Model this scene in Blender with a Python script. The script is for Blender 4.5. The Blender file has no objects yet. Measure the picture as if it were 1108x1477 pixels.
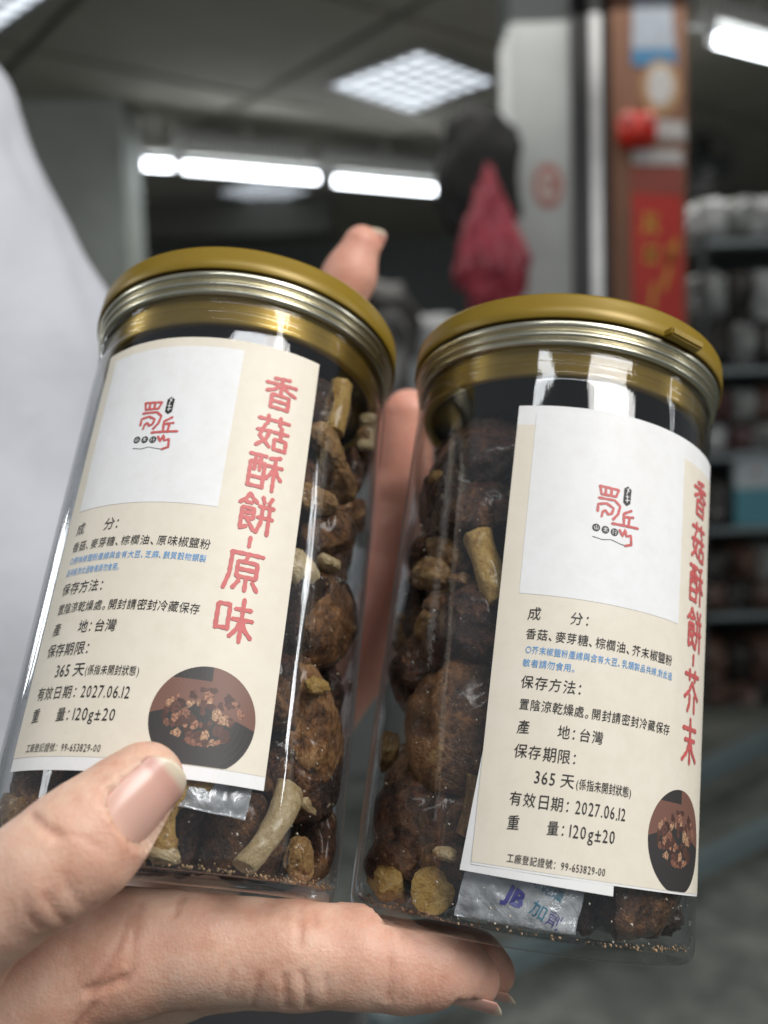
import bpy, bmesh, math, random
import numpy as np
from mathutils import Vector, Matrix, noise
R_ = math.radians
sc = bpy.context.scene
C = sc.collection

# ------------------------------------------------------------------ camera
PITCH = R_(-6.0); ROLL = R_(2.0); CAMZ = 1.20; FPX = 1350.0
cam_d = bpy.data.cameras.new('camera'); cam = bpy.data.objects.new('camera', cam_d); C.objects.link(cam)
_r, _u = Vector((1, 0, 0)), Vector((0, -math.sin(PITCH), math.cos(PITCH)))
CF = Vector((0, math.cos(PITCH), math.sin(PITCH)))
CR = _r * math.cos(ROLL) - _u * math.sin(ROLL); CU = _r * math.sin(ROLL) + _u * math.cos(ROLL); CAM = Vector((0, 0, CAMZ))
cam.matrix_world = Matrix([[CR[i], CU[i], -CF[i], CAM[i]] for i in range(3)] + [[0, 0, 0, 1]])
cam_d.sensor_fit = 'VERTICAL'; cam_d.sensor_height = 36.0; cam_d.lens = 36.0 * FPX / 1477.0
cam_d.clip_start = 0.01; cam_d.clip_end = 60
cam_d.dof.use_dof = True; cam_d.dof.focus_distance = 0.207; cam_d.dof.aperture_fstop = 8.8; cam_d.dof.aperture_blades = 0
sc.camera = cam
# ------------------------------------------------------------------ world, lamps, exposure
w = bpy.data.worlds.new('World'); sc.world = w; w.use_nodes = True
w.node_tree.nodes['Background'].inputs[0].default_value = (0.86, 0.93, 1.0, 1)
w.node_tree.nodes['Background'].inputs[1].default_value = 0.31
def area(name, loc, target, sx, sy, power, col=(1, 1, 1)):
    l = bpy.data.lights.new(name, 'AREA'); l.shape = 'RECTANGLE'; l.size = sx; l.size_y = sy; l.energy = power; l.color = col
    o = bpy.data.objects.new(name, l); C.objects.link(o); o.location = loc
    o.rotation_euler = (Vector(target) - Vector(loc)).to_track_quat('-Z', 'Y').to_euler()
    return o
area('shop_front_light', (0.98, -0.627, 2.58), (0, 0.25, 1.2), 0.8, 0.9, 45, (1.0, 0.98, 0.95))
def strip(name, az0, el0, az1, el1, dist, width, power, col=(0.95, 0.98, 1)):
    "an upright strip lamp beside the jars, placed for the streaks on their walls, given by the bearings of its two ends as seen from the jars"
    def pt(az, el):
        a, e = R_(az), R_(el); v = Vector((math.sin(a) * math.cos(e), math.sin(e), math.cos(a) * math.cos(e))) * dist + Vector((0, -0.02, -0.24))
        return CAM + CR * v.x + CU * v.y - CF * v.z
    a, b = pt(az0, el0), pt(az1, el1); c = (a + b) / 2; t = CAM + CF * 0.24
    y = (b - a).normalized(); z = (c - t); z = (z - y * z.dot(y)).normalized(); x = y.cross(z)
    l = bpy.data.lights.new(name, 'AREA'); l.shape = 'RECTANGLE'; l.size = width; l.size_y = (b - a).length; l.energy = power; l.color = col
    o = bpy.data.objects.new(name, l); C.objects.link(o); o.matrix_world = Matrix([[x[q], y[q], z[q], c[q]] for q in range(3)] + [[0, 0, 0, 1]])
strip('side_tube_light', 82.5, 4, 94, 30, 1.5, 0.045, 2.6)
strip('far_side_tube_light', -76, 12, -106, 31, 1.5, 0.10, 3.4)
strip('shirt_reflection_light', -123, 0, -136, 17, 1.3, 0.05, 1.1)  # unseen lamp added in place of the white shirt's reflection on the jar
area('overhead_tube_light', (0.1, -0.443, 2.725), (0.0, 0.25, 1.2), 1.2, 0.10, 8, (0.95, 0.98, 1))
area('back_fill_light', (0.5, 4.2, 2.62), (0.5, 4.2, 0), 2.6, 2.6, 50, (1.0, 0.98, 0.93))  # unseen area light added to brighten the rack and floor at the back
vs = sc.view_settings
vs.view_transform = 'Standard'; vs.look = 'None'; vs.exposure = -0.38; vs.gamma = 1.0
sc.cycles.transparent_max_bounces = 32; sc.cycles.max_bounces = 10; sc.cycles.use_denoising = True
sc.cycles.sample_clamp_indirect = 6.0

# ------------------------------------------------------------------ helpers
def at(px, py, d):
    "a point of the place d metres in front of the camera position (photograph pixel for bearing)"
    return CAM + CF * d + CR * ((px - 554) / FPX * d) + CU * (-(py - 738.5) / FPX * d)
def on_z(px, py, z):
    v = at(px, py, 1.0) - CAM
    return CAM + v * ((z - CAMZ) / v.z)
M3 = np.array([[CR[i], CU[i], -CF[i]] for i in range(3)])
def c2w(p):           # millimetres in the tilted working frame -> world metres
    return np.asarray(p, float) @ M3.T * 0.001 + np.array(CAM)
def pd(px, py, d):    # bearing + depth (mm) -> working frame mm
    return np.array([(px - 554) / FPX * d, -(py - 738.5) / FPX * d, -d])

def tag(o, label=None, cat=None, group=None, kind=None):
    if label: o['label'] = label
    if cat: o['category'] = cat
    if group: o['group'] = group
    if kind: o['kind'] = kind
    return o
def link(name, me, mat=None, parent=None, smooth=False, matrix=None):
    o = bpy.data.objects.new(name, me); C.objects.link(o)
    if mat is not None and len(me.materials) == 0: me.materials.append(mat)
    if smooth: me.polygons.foreach_set('use_smooth', [True] * len(me.polygons))
    if parent is not None: o.parent = parent
    if matrix is not None: o.matrix_world = matrix
    return o
def empty(name, loc=(0, 0, 0), matrix=None):
    o = bpy.data.objects.new(name, None); C.objects.link(o); o.empty_display_size = 0.02
    if matrix is not None: o.matrix_world = matrix
    else: o.location = loc
    return o
def mesh(name, v, f):
    me = bpy.data.meshes.new(name); me.from_pydata([tuple(map(float, p)) for p in v], [], f); me.update(); return me
def bm_mesh(name, bm):
    me = bpy.data.meshes.new(name); bm.normal_update(); bm.to_mesh(me); bm.free(); return me
def box_bm(bm, c, s, rot=None, bev=0.0):
    r = bmesh.ops.create_cube(bm, size=1.0); vs_ = r['verts']
    for v in vs_: v.co = Vector((v.co.x * s[0], v.co.y * s[1], v.co.z * s[2]))
    if bev > 0:
        es = list({e for v in vs_ for e in v.link_edges})
        rr = bmesh.ops.bevel(bm, geom=es, offset=bev, segments=2, affect='EDGES'); vs_ = list({v for f in rr['faces'] for v in f.verts} | {v for v in vs_ if v.is_valid})
    for v in vs_:
        p = v.co
        if rot is not None: p = rot @ p
        v.co = p + Vector(c)
    return bm
def box(name, c, s, mat, rotz=0, bev=0.004, parent=None, rot=None):
    bm = bmesh.new(); box_bm(bm, (0, 0, 0), s, None, min(bev, 0.4 * min(s)))
    m = Matrix.Translation(c) @ ((rot.to_4x4() if rot is not None else Matrix.Rotation(rotz, 4, 'Z')))
    o = link(name, bm_mesh(name, bm), mat)
    if parent is not None:
        o.parent = parent; o.matrix_parent_inverse = parent.matrix_world.inverted()
    o.matrix_world = m
    return o
def revolve(name, prof, n=128, closed=False):
    v = []; f = []
    m = len(prof)
    for i in range(n):
        a = 2 * math.pi * i / n
        for r, z in prof: v.append((r * math.sin(a), -r * math.cos(a), z))
    for i in range(n):
        j = (i + 1) % n
        for k in range(m if closed else m - 1):
            l = (k + 1) % m
            f.append((i * m + k, j * m + k, j * m + l, i * m + l))
    me = mesh(name, v, f)
    bm = bmesh.new(); bm.from_mesh(me); bmesh.ops.remove_doubles(bm, verts=bm.verts, dist=1e-7); bmesh.ops.recalc_face_normals(bm, faces=bm.faces); bm.to_mesh(me); bm.free()
    return me
def smooth_prof(pts, sub=4):
    out = []
    P = [np.array(p, float) for p in pts]
    P = [2 * P[0] - P[1]] + P + [2 * P[-1] - P[-2]]
    for i in range(1, len(P) - 2):
        for k in range(sub):
            t = k / sub; a, b, c, d = P[i - 1], P[i], P[i + 1], P[i + 2]
            out.append(tuple(0.5 * (2 * b + (c - a) * t + (2 * a - 5 * b + 4 * c - d) * t * t + (-a + 3 * b - 3 * c + d) * t ** 3)))
    out.append(tuple(P[-2])); return out

# ------------------------------------------------------------------ materials
class NT:
    def __init__(s, name):
        s.m = bpy.data.materials.new(name); s.m.use_nodes = True; s.t = s.m.node_tree; s.b = s.t.nodes['Principled BSDF']; s.o = s.t.nodes['Material Output']
    def n(s, typ, **k):
        x = s.t.nodes.new(typ)
        for a, v in k.items():
            if a.startswith('i_'):
                key = a[2:]; key = int(key) if key.isdigit() else key.replace('_', ' ')
                x.inputs[key].default_value = v
            else: setattr(x, a, v)
        return x
    def l(s, a, b): s.t.links.new(a, b)
    def coord(s, kind='Object', scale=(1, 1, 1)):
        c = s.n('ShaderNodeTexCoord'); m = s.n('ShaderNodeMapping'); m.inputs['Scale'].default_value = scale
        s.l(c.outputs[kind], m.inputs[0]); return m.outputs[0]
    def noise(s, vec, scale, detail=4, rough=0.55, dist=0.0):
        x = s.n('ShaderNodeTexNoise'); x.inputs['Scale'].default_value = scale; x.inputs['Detail'].default_value = detail; x.inputs['Roughness'].default_value = rough; x.inputs['Distortion'].default_value = dist
        s.l(vec, x.inputs['Vector']); return x.outputs[0]
    def ramp(s, fac, stops):
        r = s.n('ShaderNodeValToRGB'); e = r.color_ramp.elements
        while len(e) < len(stops): e.new(0.5)
        for q, (p, c) in zip(e, stops): q.position = p; q.color = (*c, 1) if len(c) == 3 else c
        s.l(fac, r.inputs[0]); return r.outputs[0]
    def mix(s, fac, a, b, typ='MIX'):
        x = s.n('ShaderNodeMix', data_type='RGBA', blend_type=typ)
        for v, i in ((fac, 0), (a, 6), (b, 7)):
            if hasattr(v, 'links'): s.l(v, x.inputs[i])
            else: x.inputs[i].default_value = v if i == 0 else (*v, 1)
        return x.outputs[2]
    def math(s, op, a, b=0.0, clamp=False):
        x = s.n('ShaderNodeMath', operation=op); x.use_clamp = clamp
        for v, i in ((a, 0), (b, 1)):
            if hasattr(v, 'links'): s.l(v, x.inputs[i])
            else: x.inputs[i].default_value = v
        return x.outputs[0]
    def bump(s, h, strength, dist):
        x = s.n('ShaderNodeBump'); x.inputs['Strength'].default_value = strength; x.inputs['Distance'].default_value = dist
        s.l(h, x.inputs['Height']); s.l(x.outputs[0], s.b.inputs['Normal'])
    def set(s, col=None, rough=None, metal=None, **k):
        for key, v in (('Base Color', col), ('Roughness', rough), ('Metallic', metal)):
            if v is None: continue
            if hasattr(v, 'links'): s.l(v, s.b.inputs[key])
            else: s.b.inputs[key].default_value = (*v, 1) if key == 'Base Color' else v
        for a, v in k.items(): s.b.inputs[a.replace('_', ' ')].default_value = v
        return s.m
def simple(name, col, rough=0.5, metal=0.0, var=0.12, scale=20, bump=0.0, **k):
    t = NT(name); v = t.coord('Object')
    n = t.noise(v, scale, 5)
    c = t.ramp(n, [(0.25, tuple(x * (1 - var) for x in col)), (0.75, tuple(min(1, x * (1 + var)) for x in col))])
    t.set(c, rough, metal, **k)
    if bump: t.bump(n, 0.4, bump)
    return t.m
def emit(name, col, strength):
    t = NT(name); t.set((0.8, 0.8, 0.8), 0.4); t.b.inputs['Emission Color'].default_value = (*col, 1); t.b.inputs['Emission Strength'].default_value = strength
    return t.m

def mat_pet():
    t = NT('clear_pet'); t.t.nodes.remove(t.b)
    vec = t.coord('Object', (60, 60, 9))
    n = t.noise(vec, 1.0, 3); n2 = t.noise(t.coord('Object', (420, 420, 5)), 1.0, 2)
    h = t.math('ADD', n, t.math('MULTIPLY', n2, 0.10))
    b = t.n('ShaderNodeBump'); b.inputs['Strength'].default_value = 0.35; b.inputs['Distance'].default_value = 0.0012; t.l(h, b.inputs['Height'])
    lw = t.n('ShaderNodeLayerWeight'); lw.inputs[0].default_value = 0.5; t.l(b.outputs[0], lw.inputs['Normal'])
    p = t.math('POWER', lw.outputs['Facing'], 5.0)
    fr = t.math('ADD', t.math('MULTIPLY', p, 0.8), 0.046, True)
    gl = t.n('ShaderNodeBsdfGlossy'); gl.inputs['Roughness'].default_value = 0.035; gl.inputs['Color'].default_value = (1, 1, 1, 1); t.l(b.outputs[0], gl.inputs['Normal'])
    tr = t.n('ShaderNodeBsdfTransparent'); t.l(t.mix(t.math('POWER', lw.outputs['Facing'], 4.0), (0.975, 0.98, 0.98), (0.62, 0.65, 0.66)), tr.inputs[0])
    mx = t.n('ShaderNodeMixShader'); t.l(fr, mx.inputs[0]); t.l(tr.outputs[0], mx.inputs[1]); t.l(gl.outputs[0], mx.inputs[2])
    t.l(mx.outputs[0], t.o.inputs[0]); return t.m
def mat_overcap():
    t = NT('gold_plastic'); v = t.coord('Object', (1, 1, 1)); n = t.noise(v, 60, 4)
    t.set(t.ramp(n, [(0.3, (0.25, 0.158, 0.012)), (0.7, (0.285, 0.185, 0.017))]), 0.38, 0.18)
    t.bump(t.noise(t.coord('Object', (300, 300, 2500)), 1.0, 2), 0.15, 0.0002); return t.m
def mat_paper(col, var=0.05):
    t = NT('paper'); v = t.coord('Object'); n = t.noise(v, 260, 6, 0.7); n2 = t.noise(v, 45, 3)
    c = t.mix(t.math('MULTIPLY', n2, 0.6), tuple(col), (col[0] * 0.97, col[1] * 0.93, col[2] * 0.82))
    c = t.mix(t.ramp(n, [(0.42, (0, 0, 0)), (0.68, (0.34, 0.34, 0.34))]), c, (col[0] * 0.86, col[1] * 0.83, col[2] * 0.76))
    t.set(c, 0.48, 0, Specular_IOR_Level=0.35); t.bump(n, 0.15, 0.0001); return t.m
def mat_mushroom(name, stops, powder=0.25, rough=0.42, scale=1.0):
    t = NT(name); oi = t.n('ShaderNodeObjectInfo'); cc = t.n('ShaderNodeTexCoord')
    va = t.n('ShaderNodeVectorMath', operation='ADD'); t.l(cc.outputs['Object'], va.inputs[0])
    cb = t.n('ShaderNodeCombineXYZ'); r10 = t.math('MULTIPLY', oi.outputs['Random'], 37.0)
    for i in range(3): t.l(r10, cb.inputs[i])
    t.l(cb.outputs[0], va.inputs[1]); v = va.outputs[0]
    n1 = t.noise(v, 2.2 * scale, 8, 0.65, 0.6); n2 = t.noise(v, 11 * scale, 6, 0.7); n3 = t.noise(v, 1.5, 3)
    m = t.math('ADD', t.math('MULTIPLY', n1, 0.62), t.math('MULTIPLY', n2, 0.38))
    m = t.math('ADD', m, t.math('MULTIPLY', t.math('SUBTRACT', oi.outputs['Random'], 0.5), 0.10))
    c = t.ramp(m, stops)
    pw = t.math('MULTIPLY', t.ramp(t.noise(v, 26, 5, 0.8), [(0.57, (0, 0, 0)), (0.66, (1, 1, 1))]), t.ramp(n3, [(0.45, (0, 0, 0)), (0.6, (1, 1, 1))]))
    c = t.mix(t.math('MULTIPLY', pw, powder), c, (0.55, 0.47, 0.36))
    sp = t.ramp(t.noise(v, 5.5, 3, 0.6), [(0.69, (0, 0, 0)), (0.73, (1, 1, 1))])
    c = t.mix(t.math('MULTIPLY', sp, powder * 1.4, True), c, (0.58, 0.46, 0.27))
    t.set(c, t.ramp(n2, [(0.3, (rough - 0.12,) * 3), (0.7, (rough + 0.2,) * 3)]), 0, Specular_IOR_Level=0.5, Coat_Weight=0.45, Coat_Roughness=0.18)
    t.bump(t.math('ADD', n2, t.math('MULTIPLY', n1, 1.2)), 0.8, 0.0016); return t.m
def mat_skin():
    t = NT('skin'); v = t.coord('Object')
    at_ = t.n('ShaderNodeAttribute', attribute_name='red'); cr = t.n('ShaderNodeAttribute', attribute_name='crease')
    n1 = t.noise(v, 70, 5, 0.6); n2 = t.noise(v, 260, 5, 0.7); n3 = t.noise(v, 900, 3)
    base = t.ramp(t.math('ADD', t.math('MULTIPLY', n1, 0.65), t.math('MULTIPLY', n2, 0.35)), [(0.36, (0.66, 0.365, 0.255)), (0.5, (0.76, 0.485, 0.355)), (0.64, (0.82, 0.58, 0.445))])
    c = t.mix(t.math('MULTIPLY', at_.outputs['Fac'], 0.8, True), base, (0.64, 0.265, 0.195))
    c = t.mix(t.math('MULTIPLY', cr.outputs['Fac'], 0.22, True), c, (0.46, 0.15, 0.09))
    t.set(c, t.ramp(n2, [(0.3, (0.38,) * 3), (0.7, (0.55,) * 3)]), 0, Subsurface_Weight=0.35, Subsurface_Scale=0.006, Specular_IOR_Level=0.4)
    t.b.inputs['Subsurface Radius'].default_value = (1.0, 0.35, 0.2)
    vo = t.n('ShaderNodeTexVoronoi'); vo.inputs['Scale'].default_value = 1300; vo.inputs['Randomness'].default_value = 1.0; t.l(t.coord('Object', (1, 1.6, 1)), vo.inputs['Vector'])
    w_ = t.noise(t.coord('Object', (900, 260, 500)), 1.0, 3, 0.6, 0.5)
    h = t.math('ADD', t.math('MULTIPLY', vo.outputs['Distance'], 0.5), t.math('ADD', t.math('MULTIPLY', w_, 0.9), t.math('MULTIPLY', n3, 0.4)))
    t.bump(h, 0.30, 0.0005); return t.m
def mat_photo():
    t = NT('printed_photo'); uv = t.n('ShaderNodeUVMap', uv_map='st').outputs[0]
    sx = t.n('ShaderNodeSeparateXYZ'); t.l(uv, sx.inputs[0]); X, Y = sx.outputs[0], sx.outputs[1]
    # table behind, dark slate plate in front, dark corner at the top
    edge = t.math('ADD', Y, t.math('MULTIPLY', t.math('ABSOLUTE', t.math('ADD', X, 0.15)), 0.33))
    plate = t.math('LESS_THAN', edge, 0.30)
    tb = t.mix(t.noise(uv, 60, 3), (0.15, 0.068, 0.048), (0.23, 0.115, 0.085))
    corner = t.math('MULTIPLY', t.math('GREATER_THAN', Y, 0.72), t.math('LESS_THAN', X, 0.05))
    tb = t.mix(corner, tb, (0.04, 0.035, 0.032))
    pl = t.mix(t.noise(uv, 50, 4), (0.022, 0.020, 0.020), (0.055, 0.05, 0.048))
    bg = t.mix(plate, tb, pl)
    wn = t.n('ShaderNodeVectorMath', operation='MULTIPLY_ADD'); 
    no = t.n('ShaderNodeTexNoise'); no.inputs['Scale'].default_value = 5; t.l(uv, no.inputs['Vector']); t.l(no.outputs['Color'], wn.inputs[0]); wn.inputs[1].default_value = (0.22, 0.22, 0); t.l(uv, wn.inputs[2])
    vo = t.n('ShaderNodeTexVoronoi'); vo.inputs['Scale'].default_value = 5.8; t.l(wn.outputs[0], vo.inputs['Vector'])
    hs = t.n('ShaderNodeSeparateColor'); t.l(vo.outputs['Color'], hs.inputs[0])
    chip = t.ramp(hs.outputs[0], [(0.0, (0.05, 0.026, 0.022)), (0.4, (0.14, 0.065, 0.05)), (0.7, (0.42, 0.19, 0.12)), (1.0, (0.66, 0.42, 0.25))])
    chip = t.mix(t.ramp(t.noise(uv, 20, 6, 0.7), [(0.42, (0, 0, 0)), (0.60, (0.9, 0.9, 0.9))]), chip, (0.07, 0.03, 0.022))
    d = t.math('ADD', t.math('POWER', t.math('MULTIPLY', X, 1.22), 2.0), t.math('POWER', t.math('MULTIPLY', t.math('SUBTRACT', Y, 0.05), 1.7), 2.0))
    d = t.math('ADD', d, t.math('MULTIPLY', t.noise(uv, 6, 3), 0.5))
    mk = t.math('MULTIPLY', t.math('LESS_THAN', d, 1.12), t.math('LESS_THAN', vo.outputs['Distance'], 0.60))
    t.set(t.mix(mk, bg, chip), 0.45); return t.m
def mat_fabric(name, col, var=0.06):
    t = NT(name); v = t.coord('Object'); n = t.noise(v, 7, 4); wv = t.noise(t.coord('Object', (900, 900, 900)), 1, 2)
    t.set(t.ramp(n, [(0.3, tuple(c * (1 - var) for c in col)), (0.7, col)]), 0.85, 0, Sheen_Weight=0.2)
    t.bump(t.math('ADD', t.math('MULTIPLY', n, 3.0), t.math('MULTIPLY', wv, 0.1)), 0.35, 0.01); return t.m
def mat_floor():
    t = NT('terrazzo'); v = t.coord('Object'); n = t.noise(v, 3.2, 6, 0.65); n2 = t.noise(v, 16, 5, 0.7)
    c = t.ramp(t.math('ADD', t.math('MULTIPLY', n, 0.6), t.math('MULTIPLY', n2, 0.4)), [(0.36, (0.055, 0.062, 0.055)), (0.5, (0.15, 0.165, 0.145)), (0.64, (0.27, 0.28, 0.25))])
    t.set(c, 0.45); return t.m
PET = mat_pet(); OVERCAP = mat_overcap()
ALU = simple('aluminium', (0.66, 0.62, 0.49), 0.27, 1.0, 0.06, 150)
GOLD = simple('gold_lacquer', (0.36, 0.235, 0.05), 0.30, 0.8, 0.12, 90)
CREAM = mat_paper((0.80, 0.74, 0.645)); WHITE = mat_paper((0.84, 0.845, 0.87))
RED = simple('red_ink', (0.58, 0.115, 0.11), 0.5, 0, 0.14, 700)
INK = simple('black_ink', (0.022, 0.02, 0.02), 0.5, 0, 0.3, 900)
BLUE = simple('blue_ink', (0.10, 0.33, 0.68), 0.5, 0, 0.2, 900)
PHOTO = mat_photo()
MDARK = mat_mushroom('mushroom_dark', [(0.36, (0.008, 0.004, 0.003)), (0.48, (0.034, 0.013, 0.007)), (0.57, (0.11, 0.042, 0.018)), (0.66, (0.30, 0.145, 0.06))], 0.6, 0.30)
MBROWN = mat_mushroom('mushroom_brown', [(0.36, (0.022, 0.009, 0.004)), (0.47, (0.11, 0.045, 0.016)), (0.56, (0.27, 0.12, 0.04)), (0.66, (0.52, 0.30, 0.13))], 0.8, 0.30)
MGILL = mat_mushroom('mushroom_tan', [(0.34, (0.07, 0.03, 0.01)), (0.46, (0.26, 0.13, 0.04)), (0.57, (0.46, 0.26, 0.09)), (0.68, (0.66, 0.45, 0.20))], 0.5, 0.5)
MSTEM = mat_mushroom('mushroom_stem', [(0.34, (0.24, 0.115, 0.03)), (0.46, (0.52, 0.30, 0.075)), (0.57, (0.68, 0.44, 0.14)), (0.68, (0.82, 0.63, 0.30))], 0.4, 0.5)
MPALE = mat_mushroom('mushroom_pale', [(0.30, (0.32, 0.18, 0.07)), (0.46, (0.60, 0.43, 0.21)), (0.6, (0.76, 0.60, 0.36)), (0.78, (0.85, 0.74, 0.53))], 0.4, 0.55)
SKIN = mat_skin()
t_ = NT('nail'); vN = t_.n('ShaderNodeUVMap', uv_map='st').outputs[0]; sN = t_.n('ShaderNodeSeparateXYZ'); t_.l(vN, sN.inputs[0])
tip_ = t_.ramp(sN.outputs[0], [(0.0, (0.72, 0.47, 0.38)), (0.16, (0.70, 0.42, 0.34)), (0.82, (0.68, 0.37, 0.30)), (0.90, (0.74, 0.60, 0.46)), (1.0, (0.78, 0.68, 0.52))])
NAIL = t_.set(tip_, 0.26, 0, Subsurface_Weight=0.2, Subsurface_Scale=0.002, Specular_IOR_Level=0.5)
SHIRT = mat_fabric('white_cotton', (0.60, 0.61, 0.655)); TROUSER = mat_fabric('black_cotton', (0.012, 0.012, 0.014))

# ================================================================== SETTING
FLOOR = mat_floor()
fl = link('floor', mesh('floor', [(-6, -4, 0), (6, -4, 0), (6, 10, 0), (-6, 10, 0)], [(0, 1, 2, 3)]), FLOOR); tag(fl, kind='structure')
CEILM = simple('ceiling_board', (0.46, 0.43, 0.365), 0.8, 0, 0.1, 3); SEAM = simple('ceiling_grid', (0.05, 0.045, 0.04), 0.7)
WALLM = simple('painted_wall', (0.22, 0.24, 0.235), 0.8, 0, 0.08, 2); PILM = simple('grey_green_plaster', (0.42, 0.45, 0.42), 0.8, 0, 0.2, 3)
ce = box('ceiling', (0, 6.2, 2.99), (12, 9.6, 0.1), SEAM, 0, 0); tag(ce, kind='structure')
GR = R_(38)
tile_me = None
G = Matrix.Translation((0.0, 5.2, 2.93)) @ Matrix.Rotation(GR, 4, 'Z')
pc = G.inverted() @ on_z(598, 117, 2.93)
ox, oy = pc.x % 1.2, pc.y % 1.2
LIGHT_CELLS = []
for i in range(-6, 7):
    for j in range(-6, 7):
        lx, ly = ox + i * 1.2, oy + j * 1.2
        p = G @ Vector((lx, ly, 0))
        if not (2.0 < p.y < 10.2 and -4.3 < p.x < 4.3): continue
        if (p.xy - on_z(598, 117, 2.93).xy).length < 0.2: pass
        if tile_me is None:
            bm = bmesh.new(); box_bm(bm, (0, 0, 0), (1.155, 1.155, 0.03), None, 0.004); tile_me = bm_mesh('ceiling_tile', bm)
        o = link('ceiling_tile', tile_me, CEILM, ce); o.matrix_parent_inverse = ce.matrix_world.inverted(); o.matrix_world = Matrix.Translation(p) @ Matrix.Rotation(GR, 4, 'Z')
bw = box('wall', (0, 9.6, 1.47), (12, 0.1, 2.94), WALLM, 0, 0); tag(bw, kind='structure')
rw = box('wall', (5.2, 6.5, 1.47), (0.1, 6.0, 2.94), simple('side_wall', (0.34, 0.35, 0.33), 0.8), 0, 0); tag(rw, kind='structure')
def upright(name, px0, px1, py, d, depth, mat, z0=0.0, z1=2.914, bev=0.006):
    a, b = at(px0, py, d), at(px1, py, d); c = (a + b) / 2
    return box(name, (c.x, c.y + depth / 2, (z0 + z1) / 2), (abs(b.x - a.x), depth, z1 - z0), mat, 0, bev)
pl = upright('pillar', 20, 178, 250, 5.0, 0.4, PILM); tag(pl, kind='structure')
tag(upright('beam', -60, 470, 165, 7.2, 0.3, simple('beam_paint', (0.12, 0.12, 0.105), 0.8), 2.62, 2.91), kind='structure')

# lights of the ceiling
TUBE = emit('lit_tube', (0.90, 0.95, 1.0), 14.0); PANEL = emit('lit_panel', (0.86, 0.93, 1.0), 2.2)
SLAT = simple('louvre_slat', (0.22, 0.23, 0.25), 0.4, 0.5); REFL = simple('ribbed_reflector', (0.55, 0.55, 0.52), 0.35, 0.3); LOUV = simple('louvre', (0.6, 0.62, 0.65), 0.3, 0.7)
def panel_light(px, py, label, size=0.60):
    p = on_z(px, py, 2.905); root = empty('ceiling_light', p); root.rotation_euler = (0, 0, GR + R_(8)); bpy.context.view_layer.update()
    tag(root, label, 'ceiling light', 'square louvred ceiling lights')
    def part(n, c, s, m):
        bm = bmesh.new(); box_bm(bm, c, s, None, 0.002); return link(n, bm_mesh(n, bm), m, root)
    part('diffuser', (0, 0, 0.0), (size - .03, size - .03, 0.012), PANEL)
    for q in range(2): part('frame', (0, (q * 2 - 1) * size / 2, -0.004), (size + .03, 0.03, 0.02), LOUV); part('frame', ((q * 2 - 1) * size / 2, 0, -0.004), (0.03, size - .03, 0.02), LOUV)
    for q in range(1, 6):
        x = -size / 2 + q * size / 6; part('slat', (x, 0, -0.010), (0.028, size - .03, 0.007), SLAT); part('slat', (0, x, -0.011), (size - .03, 0.028, 0.006), SLAT)
panel_light(598, 117, 'square lit ceiling panel with grid louvre before the tube row')
panel_light(382, 274, 'square lit ceiling panel far back, seen below the tube row', 0.5)
panel_light(-70, -22, 'square lit ceiling panel above the white shirt')
def tube_light(a, b, label, up=0.2, rib=True):
    a, b = Vector(a), Vector(b); c = (a + b) / 2; L = (b - a).length; ang = math.atan2(b.y - a.y, b.x - a.x)
    root = empty('tube_light', c); root.rotation_euler = (0, 0, ang); bpy.context.view_layer.update(); tag(root, label, 'tube light', 'fluorescent tubes under the ceiling')
    bm = bmesh.new(); bmesh.ops.create_cone(bm, cap_ends=True, segments=16, radius1=0.024, radius2=0.024, depth=L, matrix=Matrix.Rotation(R_(90), 4, 'Y')); link('tube', bm_mesh('tube', bm), TUBE, root)
    for s in (-1, 1):
        bm = bmesh.new(); box_bm(bm, (s * (L / 2 + 0.012), 0, 0.02), (0.024, 0.03, 0.09), None, 0.003); link('socket', bm_mesh('socket', bm), LOUV, root)
    # ribbed reflector above, behind the tube
    bm = bmesh.new(); box_bm(bm, (0, 0, 0.075), (L + .04, 0.07, 0.03), None, 0.004); link('housing', bm_mesh('housing', bm), REFL, root)
    if rib:
        bm = bmesh.new(); box_bm(bm, (0, 0.135, 0.165), (L + .03, 0.01, 0.15), None, 0.002); link('reflector', bm_mesh('reflector', bm), REFL, root)
        n = int(L / 0.035); me = None
        for k in range(n):
            if me is None:
                bm = bmesh.new(); box_bm(bm, (0, 0.10, 0.16), (0.018, 0.05, 0.14), None, 0.003); me = bm_mesh('rib', bm)
            o = link('rib', me, REFL, root); o.location = (-L / 2 + (k + .5) * L / n, 0, 0)
    bm = bmesh.new(); box_bm(bm, (0, 0.06, 0.165 + (2.914 - c.z - 0.165) / 2 + 0.0), (0.03, 0.03, max(0.05, 2.914 - c.z - 0.165)), None, 0.002); link('hanger', bm_mesh('hanger', bm), REFL, root)
ZT = 2.62
tube_light(on_z(264, 241, ZT), on_z(457, 257, ZT), 'long lit fluorescent tube over the lid of the jar under the thumb')
tube_light(on_z(482, 261, ZT), on_z(640, 275, ZT), 'lit fluorescent tube in the row next to the red plastic bag')
tube_light(on_z(208, 237, ZT), on_z(248, 239, ZT), 'short lit end of a fluorescent tube beside the grey pillar', rib=False)
tube_light(on_z(1030, 56, ZT), on_z(1190, 98, ZT), 'lit fluorescent tube beyond the brown door post')

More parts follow.
